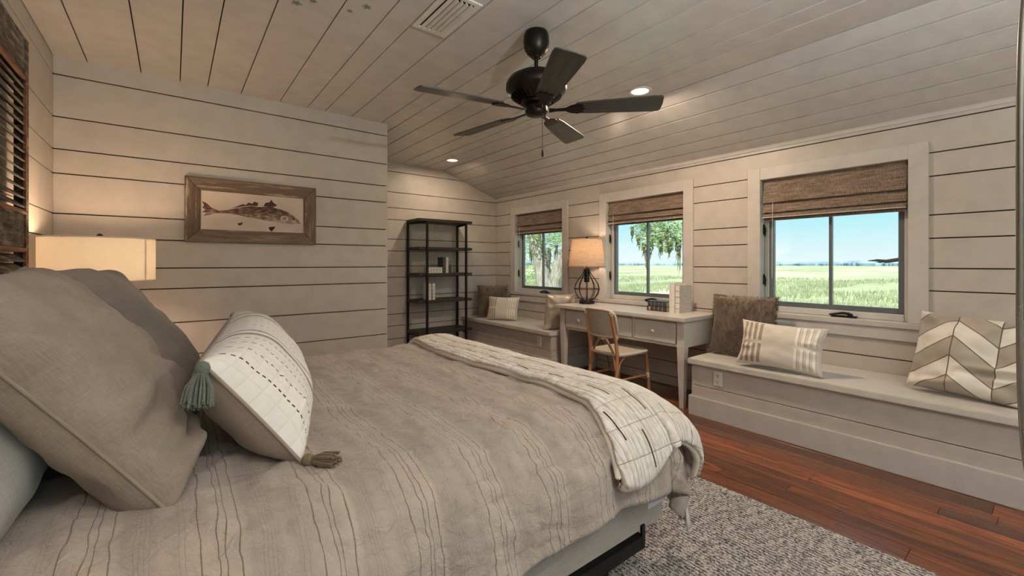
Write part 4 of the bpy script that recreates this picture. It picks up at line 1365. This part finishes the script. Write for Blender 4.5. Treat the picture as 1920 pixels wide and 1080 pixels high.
# ------------------------------------------------------------------ pillows
def pillow(name, w, h, t, mats, M4, label, cat='pillow', seed=0.0, pinch=0.06, wrinkle=0.006, nn=44, power=0.5, piping=None, group=None, sag=0.0, creases=()):
    """local x width, y height, z thickness (front +z)"""
    root = empty(name, label=label, cat=cat, group=group)
    root.matrix_world = M4

    def pt(side):
        def fn(u, v):
            a, b = 2 * u - 1, 2 * v - 1
            x = a * w / 2 * (1 - pinch * (1 - b * b) * abs(a) ** 2)
            y = b * h / 2 * (1 - pinch * (1 - a * a) * abs(b) ** 2)
            k = max(0.0, (1 - a ** 4) * (1 - b ** 4)) ** power
            k *= (1 - 0.25 * (a * a + b * b) / 2)
            z = t / 2 * k
            e_ = min(1 - abs(a), 1 - abs(b))
            wr = wrinkle * (noise.noise(Vector((x * 6 + seed, y * 6, seed + side))) * 1.6 + noise.noise(Vector((x * 15 + seed, y * 15, seed - side))) * 0.8)
            # pull lines running in from the corners and edges
            wr += wrinkle * 1.2 * math.sin((math.atan2(b, a)) * 11 + seed) * smooth01((abs(a) + abs(b) - 0.9) / 0.7)
            wr *= smooth01(e_ / 0.12)
            if side > 0:
                for (p0, p1, dp, wd) in creases:
                    ex, ey = p1[0] - p0[0], p1[1] - p0[1]
                    q = ((u - p0[0]) * ex + (v - p0[1]) * ey) / (ex * ex + ey * ey)
                    qq = max(0.0, min(1.0, q))
                    ddx, ddy = u - p0[0] - qq * ex, v - p0[1] - qq * ey
                    sd_ = (ddx * ey - ddy * ex) / math.hypot(ex, ey)
                    dd = math.hypot(ddx, ddy)
                    f_ = math.sin(PI * (0.08 + 0.84 * qq)) * smooth01(e_ / 0.05)
                    wr += dp * f_ * (-math.exp(-(dd / wd) ** 2) + 0.75 * math.exp(-((dd - wd * 1.7) / wd) ** 2) * (1 if sd_ > 0 else 0.35))
            y -= sag * k * (1 - b) * 0.5 * h
            return (x, y, side * (z + wr))
        return fn
    uvf = lambda u, v: (u * w, v * h)
    front = MB().grid(pt(1), nn, nn, uvf=uvf)
    back = MB().grid(pt(-1), nn, nn, True, uvf=uvf)
    if isinstance(mats, (list, tuple)):
        front.build('front_panel', mats[0], root, smooth=175)
        back.build('back_panel', mats[1], root, smooth=175)
    else:
        front.mat = 0
        o = len(front.v)
        front.v += back.v
        front.uvs += back.uvs
        front.f += [tuple(i + o for i in f) for f in back.f]
        front.mi += back.mi
        front.build('cover', mats, root, smooth=175, weld=0.0004)
    if piping:
        lp = []
        for k in range(40):
            lp.append(pt(1)(k / 40, 0))
        for k in range(40):
            lp.append(pt(1)(1, k / 40))
        for k in range(40):
            lp.append(pt(1)(1 - k / 40, 1))
        for k in range(40):
            lp.append(pt(1)(0, 1 - k / 40))
        MB().tube(lp, piping[0], 6, closed=True).build('piping', piping[1], root, smooth=175)
    root['_w'] = 0
    del root['_w']
    return root, pt


def place(c, xaxis, yaxis):
    x_ = Vector(xaxis).normalized()
    z_ = x_.cross(Vector(yaxis)).normalized()
    y_ = z_.cross(x_)
    m = Matrix((x_, y_, z_)).transposed().to_4x4()
    m.translation = Vector(c)
    return m


def lean(c, facing_deg, lean_deg, roll_deg=0.0):
    """facing: heading of the front in the XY plane; lean: tilt back from upright"""
    f = math.radians(facing_deg)
    l = math.radians(lean_deg)
    hd = Vector((math.cos(f), math.sin(f), 0))
    y_ = -hd * math.sin(l) + Vector((0, 0, 1)) * math.cos(l)
    x_ = Vector((0, 0, 1)).cross(hd)
    return place(c, x_, y_) @ Matrix.Rotation(math.radians(roll_deg), 4, 'Z')


M['sham'] = linen('taupe_linen', (127, 113, 101), (173, 158, 145), freq=620, bump=0.4, slub=0.45)
M['sham2'] = linen('taupe_linen_far', (118, 107, 98), (162, 151, 141), freq=620, bump=0.4, slub=0.45)
M['slip'] = linen('grey_pillowcase', (150, 150, 146), (184, 184, 180), freq=330, bump=0.4)
sh1, _ = pillow('euro_sham', 0.74, 0.66, 0.25, M['sham'], lean((-0.185, 1.635, 0.975), -4, 36, 3), 'big taupe linen sham nearest the camera on the bed', seed=2.0, wrinkle=0.013, piping=(0.0045, M['sham']), pinch=0.06, group='euro shams', sag=0.05, power=0.42, nn=80, creases=[((0.02, 0.30), (0.42, 0.36), 0.022, 0.030), ((0.03, 0.14), (0.50, 0.20), 0.024, 0.028), ((0.10, 0.03), (0.72, 0.13), 0.016, 0.03), ((0.05, 0.52), (0.40, 0.62), 0.012, 0.04), ((0.60, 0.98), (0.52, 0.70), 0.016, 0.03), ((0.98, 0.9), (0.75, 0.72), 0.014, 0.03), ((0.55, 0.45), (0.95, 0.30), 0.014, 0.04)])
sh2, _ = pillow('euro_sham', 0.72, 0.66, 0.24, M['sham2'], lean((-0.13, 2.40, 0.965), 0, 34, -2), 'taupe linen sham farther back, half hidden by the nearest one', seed=9.0, wrinkle=0.011, piping=(0.0045, M['sham2']), pinch=0.06, group='euro shams', sag=0.05, power=0.42)
pillow('sleeping_pillow', 0.86, 0.50, 0.18, M['slip'], lean((-0.355, 1.63, 0.94), 0, 16), 'grey pillow at the lower left corner behind the nearest sham', seed=4.0, wrinkle=0.008)

# long lumbar pillow with tassels
n = N('quilted_lumbar_front')
uv = n.sep(n.uv)
x_ = n.math('SUBTRACT', uv[0], 0.0)
m = n.math('FLOORED_MODULO', n.math('SUBTRACT', x_, 0.022), 0.062)
dsh = n.math('LESS_THAN', n.math('FRACT', n.math('DIVIDE', uv[1], 0.020)), 0.55)
st = n.math('MULTIPLY', n.band(m, 0.031, 0.0022), dsh)
bnd = n.math('MAXIMUM', n.math('MAXIMUM', n.band(x_, 0.30, 0.014), n.band(x_, 0.36, 0.006)), n.math('MAXIMUM', n.band(x_, 0.80, 0.014), n.band(x_, 0.98, 0.014)))
pk = n.noise(n.uv, 40, 3)
qv = n.math('MULTIPLY', n.math('ABSOLUTE', n.math('SINE', n.math('MULTIPLY', m, PI / 0.062))), n.math('ABSOLUTE', n.math('SINE', n.math('MULTIPLY', uv[1], PI / 0.055))))
col = n.mix(pk, lin(226, 222, 214), lin(240, 238, 232))
col = n.mix(bnd, col, lin(140, 132, 126))
col = n.mix(st, col, lin(62, 56, 54))
M['lumbar_f'] = n.pbr(col, 0.75, n.bump(n.math('ADD', n.math('POWER', qv, 0.4), n.math('MULTIPLY', pk, 0.3)), 0.5, 0.008), sheen=0.2)
M['lumbar_b'] = linen('lumbar_back_taupe', (146, 130, 120), (172, 156, 146), freq=300, bump=0.25)
xa_ = Vector((0.15, 1.0, 0)).normalized()
facing = math.degrees(math.atan2(-xa_.x, xa_.y))
LB = lean((0.262, 1.955, 0.866), facing, 37)
LW, LH = 1.26, 0.385
lum, lpt = pillow('lumbar_pillow', LW, LH, 0.29, (M['lumbar_f'], M['lumbar_b']), LB, 'long white quilted lumbar pillow with grey tassels on the bed', seed=6.0, wrinkle=0.004, nn=64, piping=(0.005, M['lumbar_b']), pinch=0.03, creases=[((0.015 + k * 0.012, 0.02 + k * 0.125), (0.10 - 0.01 * (k % 2), 0.05 + k * 0.125), 0.006, 0.012) for k in range(8)])
M['tassel'] = linen('tassel_yarn', (84, 90, 84), (134, 138, 128), use='obj', freq=300)
M['tassel_tan'] = linen('tassel_yarn_tan', (104, 92, 70), (150, 136, 108), use='obj', freq=300)


def tassel(u, v, dirw, L, mat, spread, r2):
    """tassel at a pillow corner; dirw = direction it hangs in, world space"""
    p = LB @ Vector(lpt(1)(u, v))
    d = Vector(dirw).normalized()
    inv = lum.matrix_world.inverted()
    q = d.to_track_quat('Z', 'Y')
    t = empty('tassel')
    t.parent = lum
    t.matrix_local = LB.inverted() @ (Matrix.Translation(p) @ q.to_matrix().to_4x4())
    MB().lathe([(0.004, 0), (0.014, 0.006), (0.018, 0.018), (0.015, 0.03), (0.010, 0.036)], 14).build('tassel_head', mat, t, smooth=60)
    s_ = MB()
    rr_ = random.Random(int(u * 7 + v * 13 + 5))
    for k in range(70):
        an = rr_.uniform(0, 2 * PI)
        f = math.sqrt(rr_.uniform(0, 1))
        r0 = 0.010 * f
        r1 = spread * f * rr_.uniform(0.8, 1.1)
        ll = L * rr_.uniform(0.88, 1.04)
        c, s2 = math.cos(an), math.sin(an)
        s_.tube([(r0 * c, r0 * s2, 0.030), ((r0 * 0.5 + r1 * 0.7) * c, (r0 * 0.5 + r1 * 0.7) * s2, 0.03 + (ll - 0.03) * 0.45), (r1 * c, r1 * s2, ll)], r2, 4, cap=True)
    s_.build('strands', mat, t, smooth=60)['kind'] = 'stuff'


tassel(0.005, 0.995, (-0.10, -0.42, -0.9), 0.115, M['tassel'], 0.036, 0.0026)
tassel(0.005, 0.01, (0.62, -0.78, 0.02), 0.11, M['tassel_tan'], 0.028, 0.0024)
tassel(0.995, 0.995, (-0.2, 0.0, -1.0), 0.09, M['tassel'], 0.02, 0.0024)
tassel(0.995, 0.01, (0.9, 0.5, -0.02), 0.09, M['tassel'], 0.022, 0.0024)

# ---- bench cushions
M['fur'] = N('brown_fur_base')
n = M['fur']
a = n.noise(n.map(n.obj, (40, 16, 40)), 1, 4, 0.65)
M['fur'] = n.pbr(n.ramp(a, [(0.3, lin(84, 68, 54)), (0.7, lin(140, 118, 98))]), 0.9, n.bump(a, 0.8, 0.01), sheen=0.4)
n = N('dark_fur_base')
a = n.noise(n.map(n.obj, (40, 16, 40)), 1, 4, 0.65)
M['fur_dark'] = n.pbr(n.ramp(a, [(0.3, lin(70, 58, 46)), (0.7, lin(118, 100, 80))]), 0.9, n.bump(a, 0.8, 0.01), sheen=0.4)


def fur(root, pt, w, h, mat, count, L, seed):
    r = random.Random(seed)
    s_ = MB()
    for k in range(count):
        side = 1 if r.random() < 0.8 else -1
        u, v = r.random(), r.random()
        if r.random() < 0.12:
            if r.random() < 0.5:
                u = r.choice((0.0, 1.0))
            else:
                v = r.choice((0.0, 1.0))
        p = Vector(pt(side)(u, v))
        e_ = min(u, v, 1 - u, 1 - v)
        out = Vector(((u - 0.5) * 2, (v - 0.5) * 2, 0)) * (1.2 if e_ < 0.03 else 0.15)
        sw = noise.noise(Vector((u * 5 + seed, v * 5, 0))) * 1.6
        d = Vector((0, 0, side * 0.35)) + out + Vector((0.5 * sw + r.uniform(-.3, .3), -0.8 + r.uniform(-.4, .4) if e_ > 0.03 else r.uniform(-.3, .3), 0))
        d.normalize()
        x = d.orthogonal().normalized() * 0.0011
        l = L * r.uniform(0.6, 1.2)
        m_ = p + d * l * 0.55 + Vector((0, 0, side * 0.003))
        q = p + d * l + Vector((0, -l * 0.15, 0))
        s_.add([p - x, p + x, m_ + x * 0.8, m_ - x * 0.8, q], [(0, 1, 2, 3), (3, 2, 4)])
    s_.build('fur_pile', mat, root)['kind'] = 'stuff'


n = N('stripe_block_cushion')


def stripes(name, w, h):
    n = N(name)
    uv = n.sep(n.uv)
    uu = n.math('DIVIDE', uv[0], w)
    vv = n.math('DIVIDE', uv[1], h)
    d = n.math('ABSOLUTE', n.math('SUBTRACT', uu, 0.5))         # 0 centre .. 0.5 edge
    inz = n.math('MULTIPLY', n.math('GREATER_THAN', d, 0.19), n.math('LESS_THAN', d, 0.47))
    bars = n.math('FLOORED_MODULO', n.math('SUBTRACT', d, 0.19), 0.072)
    bar = n.math('LESS_THAN', bars, 0.034)
    out = n.math('MULTIPLY', n.math('LESS_THAN', n.math('ABSOLUTE', n.math('SUBTRACT', bars, 0.017)), 0.021), n.math('SUBTRACT', 1.0, bar))
    dv_ = n.math('ABSOLUTE', n.math('SUBTRACT', vv, 0.5))
    gap = n.math('MULTIPLY', n.math('GREATER_THAN', dv_, 0.035), n.math('LESS_THAN', dv_, 0.45))
    k = n.math('MULTIPLY', inz, gap)
    a = n.noise(n.map(n.uv, (300, 300, 1)), 1, 2)
    base = n.mix(a, lin(196, 186, 172), lin(214, 206, 194))
    left = n.math('LESS_THAN', uu, 0.5)
    barc = n.mix(left, lin(232, 226, 216), lin(150, 134, 120))
    col = n.mix(n.math('MULTIPLY', k, bar), base, barc)
    col = n.mix(n.math('MULTIPLY', k, out), col, lin(104, 86, 74))
    return n.pbr(col, 0.75, n.bump(a, 0.3, 0.001), sheen=0.2)


M['stripe'] = stripes('stripe_block_cotton', 0.57, 0.35)
M['stripe2'] = stripes('stripe_block_cotton_far', 0.47, 0.34)
f1, fp = pillow('fur_cushion', 0.51, 0.50, 0.15, M['fur'], lean((3.84, 1.700, 0.742), 184, 14), 'brown shaggy fur cushion on the nearest bench against the desk', 'cushion', 1.0, 0.05, group='fur cushions')
fur(f1, fp, 0.52, 0.50, M['fur'], 9000, 0.026, 3)
f2, fp2 = pillow('fur_cushion', 0.46, 0.46, 0.14, M['fur_dark'], lean((3.765, 5.26, 0.715), 244, 16), 'dark brown fur cushion in the alcove corner of the far bench', 'cushion', 5.0, 0.05, nn=30, group='fur cushions')
fur(f2, fp2, 0.46, 0.46, M['fur_dark'], 3500, 0.022, 4)
pillow('striped_cushion', 0.57, 0.35, 0.16, M['stripe'], lean((3.555, 1.305, 0.652), 186, 20, -2), 'oblong cream cushion with barred ends on the nearest bench', 'cushion', 3.0, 0.09, 0.008, creases=[((0.98, 0.5), (0.75, 0.52), 0.014, 0.05), ((0.03, 0.45), (0.2, 0.47), 0.012, 0.04), ((0.45, 0.98), (0.5, 0.75), 0.010, 0.05)], group='barred oblong cushions')
pillow('striped_cushion', 0.47, 0.34, 0.14, M['stripe2'], lean((3.665, 4.885, 0.635), 212, 18), 'oblong cream cushion with barred ends on the far bench', 'cushion', 8.0, 0.07, 0.006, nn=32, group='barred oblong cushions')
n = N('silver_satin')
a = n.noise(n.obj, 20, 3)
M['satin'] = n.pbr(n.mix(a, lin(158, 144, 128), lin(198, 186, 170)), 0.32, None, 0.25, sheen=0.3)
pillow('satin_cushion', 0.44, 0.44, 0.15, M['satin'], lean((3.70, 3.785, 0.685), 84, 10), 'shiny silver beige cushion standing against the left end of the desk', 'cushion', 11.0, 0.05, 0.012, nn=48, creases=[((0.95, 0.2), (0.55, 0.3), 0.016, 0.05), ((0.9, 0.6), (0.5, 0.55), 0.014, 0.05), ((0.95, 0.85), (0.6, 0.8), 0.012, 0.04)])
# chevron cushion: patches with dark seams
n = N('chevron_patchwork')
uv = n.sep(n.uv)
CW = 0.19
cu = n.math('DIVIDE', uv[0], CW)
ci = n.math('FLOOR', cu)
fx = n.math('SUBTRACT', cu, ci)
par = n.math('FLOORED_MODULO', ci, 2.0)
tri = n.math('ADD', n.math('MULTIPLY', par, fx), n.math('MULTIPLY', n.math('SUBTRACT', 1.0, par), n.math('SUBTRACT', 1.0, fx)))
vv = n.math('DIVIDE', n.math('ADD', uv[1], n.math('MULTIPLY', tri, 0.15)), 0.115)
vi = n.math('FLOOR', vv)
fy = n.math('SUBTRACT', vv, vi)
tone = n.math('FRACT', n.math('MULTIPLY', n.math('ADD', n.math('MULTIPLY', vi, 0.5), n.math('MULTIPLY', ci, 0.31)), 1.0))
a = n.noise(n.uv, 12, 3)
col = n.ramp(n.math('ADD', n.math('MULTIPLY', tone, 0.8), n.math('MULTIPLY', a, 0.2)), [(0.0, lin(152, 140, 126)), (0.38, lin(166, 154, 140)), (0.5, lin(214, 206, 194)), (1.0, lin(226, 220, 210))])
sm = n.math('MAXIMUM', n.math('MAXIMUM', n.band(fy, 0.0, 0.03), n.band(fy, 1.0, 0.03)), n.math('MAXIMUM', n.band(fx, 0.0, 0.014), n.band(fx, 1.0, 0.014)))
col = n.mix(sm, col, lin(92, 74, 52))
M['chevron'] = n.pbr(col, 0.5, n.bump(a, 0.3, 0.003), sheen=0.3)
pillow('chevron_cushion', 0.56, 0.50, 0.19, M['chevron'], lean((3.735, 0.325, 0.715), 176, 22, -4), 'cream and taupe chevron patchwork cushion at the right end of the bench', 'cushion', 14.0, 0.06, 0.014, sag=0.05, nn=64, creases=[((0.98, 0.34), (0.45, 0.30), 0.030, 0.035), ((0.30, 0.95), (0.48, 0.80), 0.020, 0.06), ((0.75, 0.97), (0.70, 0.75), 0.016, 0.05), ((0.05, 0.12), (0.35, 0.2), 0.014, 0.04)])

# ------------------------------------------------------------------ outside: marsh, far trees, oak
GZ = -1.6
n = N('marsh_grass_ground')
w = n.world()
a = n.noise(n.map(w, (0.02, 0.05, 1)), 1.0, 5, 0.6)
b = n.noise(n.map(w, (0.6, 0.6, 1)), 1.0, 4, 0.65)
k = n.math('ADD', n.math('MULTIPLY', a, 0.65), n.math('MULTIPLY', b, 0.4))
M['marsh'] = n.pbr(n.ramp(k, [(0.38, lin(132, 140, 104)), (0.52, lin(172, 176, 138)), (0.66, lin(196, 198, 164))]), 0.9, spec=0.1)
g = MB().add([(5.2, -500, GZ), (1500, -900, GZ), (1500, 1500, GZ), (-300, 1500, GZ), (-300, 7, GZ), (5.2, 7, GZ)], [(0, 1, 2, 3, 4, 5)]).add([(-300, 7, GZ), (-300, -500, GZ), (5.2, -500, GZ), (5.2, 7, GZ)], [(0, 1, 2, 3)]).build('marsh_ground', M['marsh'])
tag(g, 'flat sunlit yellow green salt marsh outside the windows', kind='structure')
n = N('marsh_grass_blade')
r_ = n.noise(n.map(n.world(), (0.25, 0.25, 0.6)), 1, 3)
M['blade_grass'] = n.pbr(n.ramp(r_, [(0.35, lin(146, 154, 116)), (0.65, lin(196, 197, 166))]), 0.8, spec=0.1, trans=lin(166, 172, 124))
gr = MB()
r = random.Random(21)
for k in range(42000):
    d = 13 + 85 * r.random() ** 1.7
    an = math.radians(r.uniform(-8, 52))
    x, y = d * math.cos(an), d * math.sin(an)
    if noise.noise(Vector((x * 0.05, y * 0.12, 2))) < -0.12:
        continue
    hgt = r.uniform(0.28, 0.6)
    t = r.uniform(0, PI)
    wd = 0.007 + 0.0006 * d
    dx, dy = wd * math.cos(t), wd * math.sin(t)
    bx, by = r.uniform(-.2, .2), r.uniform(-.2, .2)
    gr.add([(x - dx, y - dy, GZ), (x + dx, y + dy, GZ), (x + bx, y + by, GZ + hgt)], [(0, 1, 2)])
tag(gr.build('marsh_grass', M['blade_grass']), 'tall bright green marsh grass below the windows', 'grass', kind='stuff')

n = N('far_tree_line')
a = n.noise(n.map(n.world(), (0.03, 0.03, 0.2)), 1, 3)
M['far'] = n.pbr(n.ramp(a, [(0.3, lin(116, 140, 160)), (0.7, lin(150, 172, 190))]), 1.0, spec=0.0)  # distance haze is put into the blue grey tree colour
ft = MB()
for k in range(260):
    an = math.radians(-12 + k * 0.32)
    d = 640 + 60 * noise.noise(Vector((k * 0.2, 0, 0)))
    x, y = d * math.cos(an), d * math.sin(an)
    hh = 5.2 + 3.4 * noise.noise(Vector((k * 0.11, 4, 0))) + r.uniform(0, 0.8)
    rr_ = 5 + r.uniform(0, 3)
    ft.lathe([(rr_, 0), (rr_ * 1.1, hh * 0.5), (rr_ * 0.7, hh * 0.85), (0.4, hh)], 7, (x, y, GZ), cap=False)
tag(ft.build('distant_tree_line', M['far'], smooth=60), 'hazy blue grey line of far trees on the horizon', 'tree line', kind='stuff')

# dark driftwood-like oak limb seen in the nearest window
n = N('oak_bark')
a = n.noise(n.map(n.obj, (14, 14, 3)), 1, 5, 0.65)
M['bark'] = n.pbr(n.ramp(a, [(0.3, lin(96, 92, 86)), (0.7, lin(176, 170, 160))]), 0.9, n.bump(a, 0.8, 0.03))
n = N('oak_leaf')
a = n.noise(n.world(), 2.0, 3)
M['leaf'] = n.pbr(n.ramp(a, [(0.35, lin(112, 130, 92)), (0.65, lin(180, 196, 146))]), 0.6, spec=0.3, trans=lin(180, 200, 130))
n = N('spanish_moss')
a = n.noise(n.world(), 5.0, 3)
M['moss'] = n.pbr(n.ramp(a, [(0.3, lin(120, 122, 104)), (0.7, lin(176, 178, 156))]), 0.9, spec=0.1, trans=lin(150, 152, 128))


def at(px, py, d):
    """a point d metres ahead of the viewpoint in the direction the photograph shows it"""
    rx, uz = (px - 960) / 811, (494 - py) / 811
    return Vector((d * (math.sin(YAW) + rx * math.cos(YAW)), d * (math.cos(YAW) - rx * math.sin(YAW)), 1.27 + uz * d))


def foliage(mb, c, R, count, size, r):
    for k in range(count):
        while True:
            p = Vector((r.uniform(-1, 1), r.uniform(-1, 1), r.uniform(-1, 1)))
            if p.length < 1:
                break
        p = Vector((p.x * R[0], p.y * R[1], p.z * R[2])) + c
        d = Vector((r.uniform(-1, 1), r.uniform(-1, 1), r.uniform(-0.8, 0.4))).normalized()
        s_ = d.orthogonal().normalized()
        l = size * r.uniform(0.6, 1.3)
        mb.add([p - d * l, p + s_ * l * 0.42, p + d * l, p - s_ * l * 0.42], [(0, 1, 2, 3)])


def moss(mb, p, L, r):
    for k in range(5):
        a = p + Vector((r.uniform(-.05, .05), r.uniform(-.05, .05), 0))
        ll = L * r.uniform(0.5, 1.1)
        pts = [a + Vector((r.uniform(-.03, .03), r.uniform(-.03, .03), -ll * i / 4)) for i in range(5)]
        mb.tube(pts, [0.016, 0.022, 0.018, 0.012, 0.003], 4)


r = random.Random(5)
base = at(1022, 494, 15.0)
base.z = GZ
oak = empty('live_oak', base, label='spreading live oak with leaning trunks outside the far window', cat='tree')
rel = lambda p: p - base
tk = MB()
tk.tube([rel(at(1035, 600, 15)).xy.to_3d() + Vector((0, 0, 0.0)), rel(at(1022, 530, 15)), rel(at(1012, 480, 15)), rel(at(1000, 440, 15)), rel(at(985, 390, 15.5)), rel(at(960, 330, 16))], [0.42, 0.30, 0.26, 0.22, 0.17, 0.10], 12)
tk.tube([rel(at(1035, 600, 15)).xy.to_3d() + Vector((0.1, -0.1, 0.0)), rel(at(1040, 530, 14.6)), rel(at(1052, 488, 14.4)), rel(at(1075, 455, 14.0)), rel(at(1110, 415, 13)), rel(at(1170, 385, 12)), rel(at(1240, 370, 11)), rel(at(1300, 372, 10.6))], [0.36, 0.24, 0.22, 0.19, 0.15, 0.11, 0.08, 0.04], 12)
tk.build('trunk', M['bark'], oak, smooth=60)
br = MB()
for a, b, c in (((1005, 450, 15), (1030, 420, 14.6), (1060, 380, 14)), ((1000, 440, 15), (980, 420, 15.4), (955, 410, 15.8)), ((1170, 385, 12), (1200, 400, 11.6), (1225, 430, 11.3)), ((1240, 370, 11), (1255, 400, 10.8), (1275, 430, 10.6))):
    br.tube([rel(at(*a)), rel(at(*b)), rel(at(*c))], [0.08, 0.05, 0.015], 8)
br.build('branch', M['bark'], oak, smooth=60)
lf = MB()
for px_, py_, d, R, cnt in ((1000, 430, 15.5, (1.3, 1.3, 0.9), 2200), (1040, 415, 14.5, (1.2, 1.2, 0.8), 2000), (1060, 470, 16.5, (1.0, 1.0, 0.9), 1200), (985, 480, 16.5, (0.9, 0.9, 1.0), 1200), (1030, 520, 18, (1.6, 1.6, 0.7), 1100), (960, 400, 16, (1.4, 1.4, 1.1), 1000),
                            (1205, 410, 11.6, (0.42, 0.42, 0.55), 620), (1232, 425, 11.4, (0.45, 0.45, 0.5), 620), (1262, 420, 10.9, (0.45, 0.45, 0.5), 620), (1215, 448, 11.5, (0.3, 0.3, 0.35), 330), (1250, 455, 11.1, (0.3, 0.3, 0.25), 260), (1180, 400, 12.0, (0.4, 0.4, 0.3), 260), (1290, 440, 10.7, (0.4, 0.4, 0.5), 400), (1120, 390, 13, (0.8, 0.8, 0.5), 700)):
    foliage(lf, rel(at(px_, py_, d)), R, cnt, 0.05, r)
lf.build('foliage', M['leaf'], oak)['kind'] = 'stuff'
ms = MB()
for px_, py_, d, L in ((1196, 440, 11.8, 0.5), (1208, 455, 11.6, 0.5), (1215, 468, 11.5, 0.55), (1222, 450, 11.5, 0.4), (1240, 450, 11.2, 0.5), (1255, 455, 11.0, 0.4), (1270, 445, 10.9, 0.6), (1276, 450, 10.8, 0.8), (1250, 430, 11, 0.5), (1010, 470, 15, 0.9), (1030, 465, 14.8, 1.0), (995, 455, 15.2, 0.9), (1044, 460, 14.6, 0.8), (1185, 425, 12, 0.45)):
    moss(ms, rel(at(px_, py_, d)), L, r)
ms.build('spanish_moss', M['moss'], oak, smooth=60)['kind'] = 'stuff'
# fallen grey limb beyond the nearest window
lm = at(1660, 490, 22)
limb = empty('dead_limb', (lm.x, lm.y, GZ), label='dark weathered limb against the marsh in the nearest window', cat='tree limb')
q = lambda p: at(*p) - Vector((lm.x, lm.y, GZ))
MB().tube([q((1628, 489, 22)), q((1645, 488, 22)), q((1662, 490, 22)), q((1690, 486, 22)), q((1730, 484, 22)), q((1760, 500, 22)), Vector(q((1775, 600, 22))).xy.to_3d()], [0.02, 0.06, 0.09, 0.10, 0.12, 0.16, 0.2], 9).tube([q((1662, 490, 22)), q((1650, 492, 22.1)), q((1642, 491, 22.2))], [0.05, 0.03, 0.01], 7).build('limb', M['dark'], limb, smooth=60)
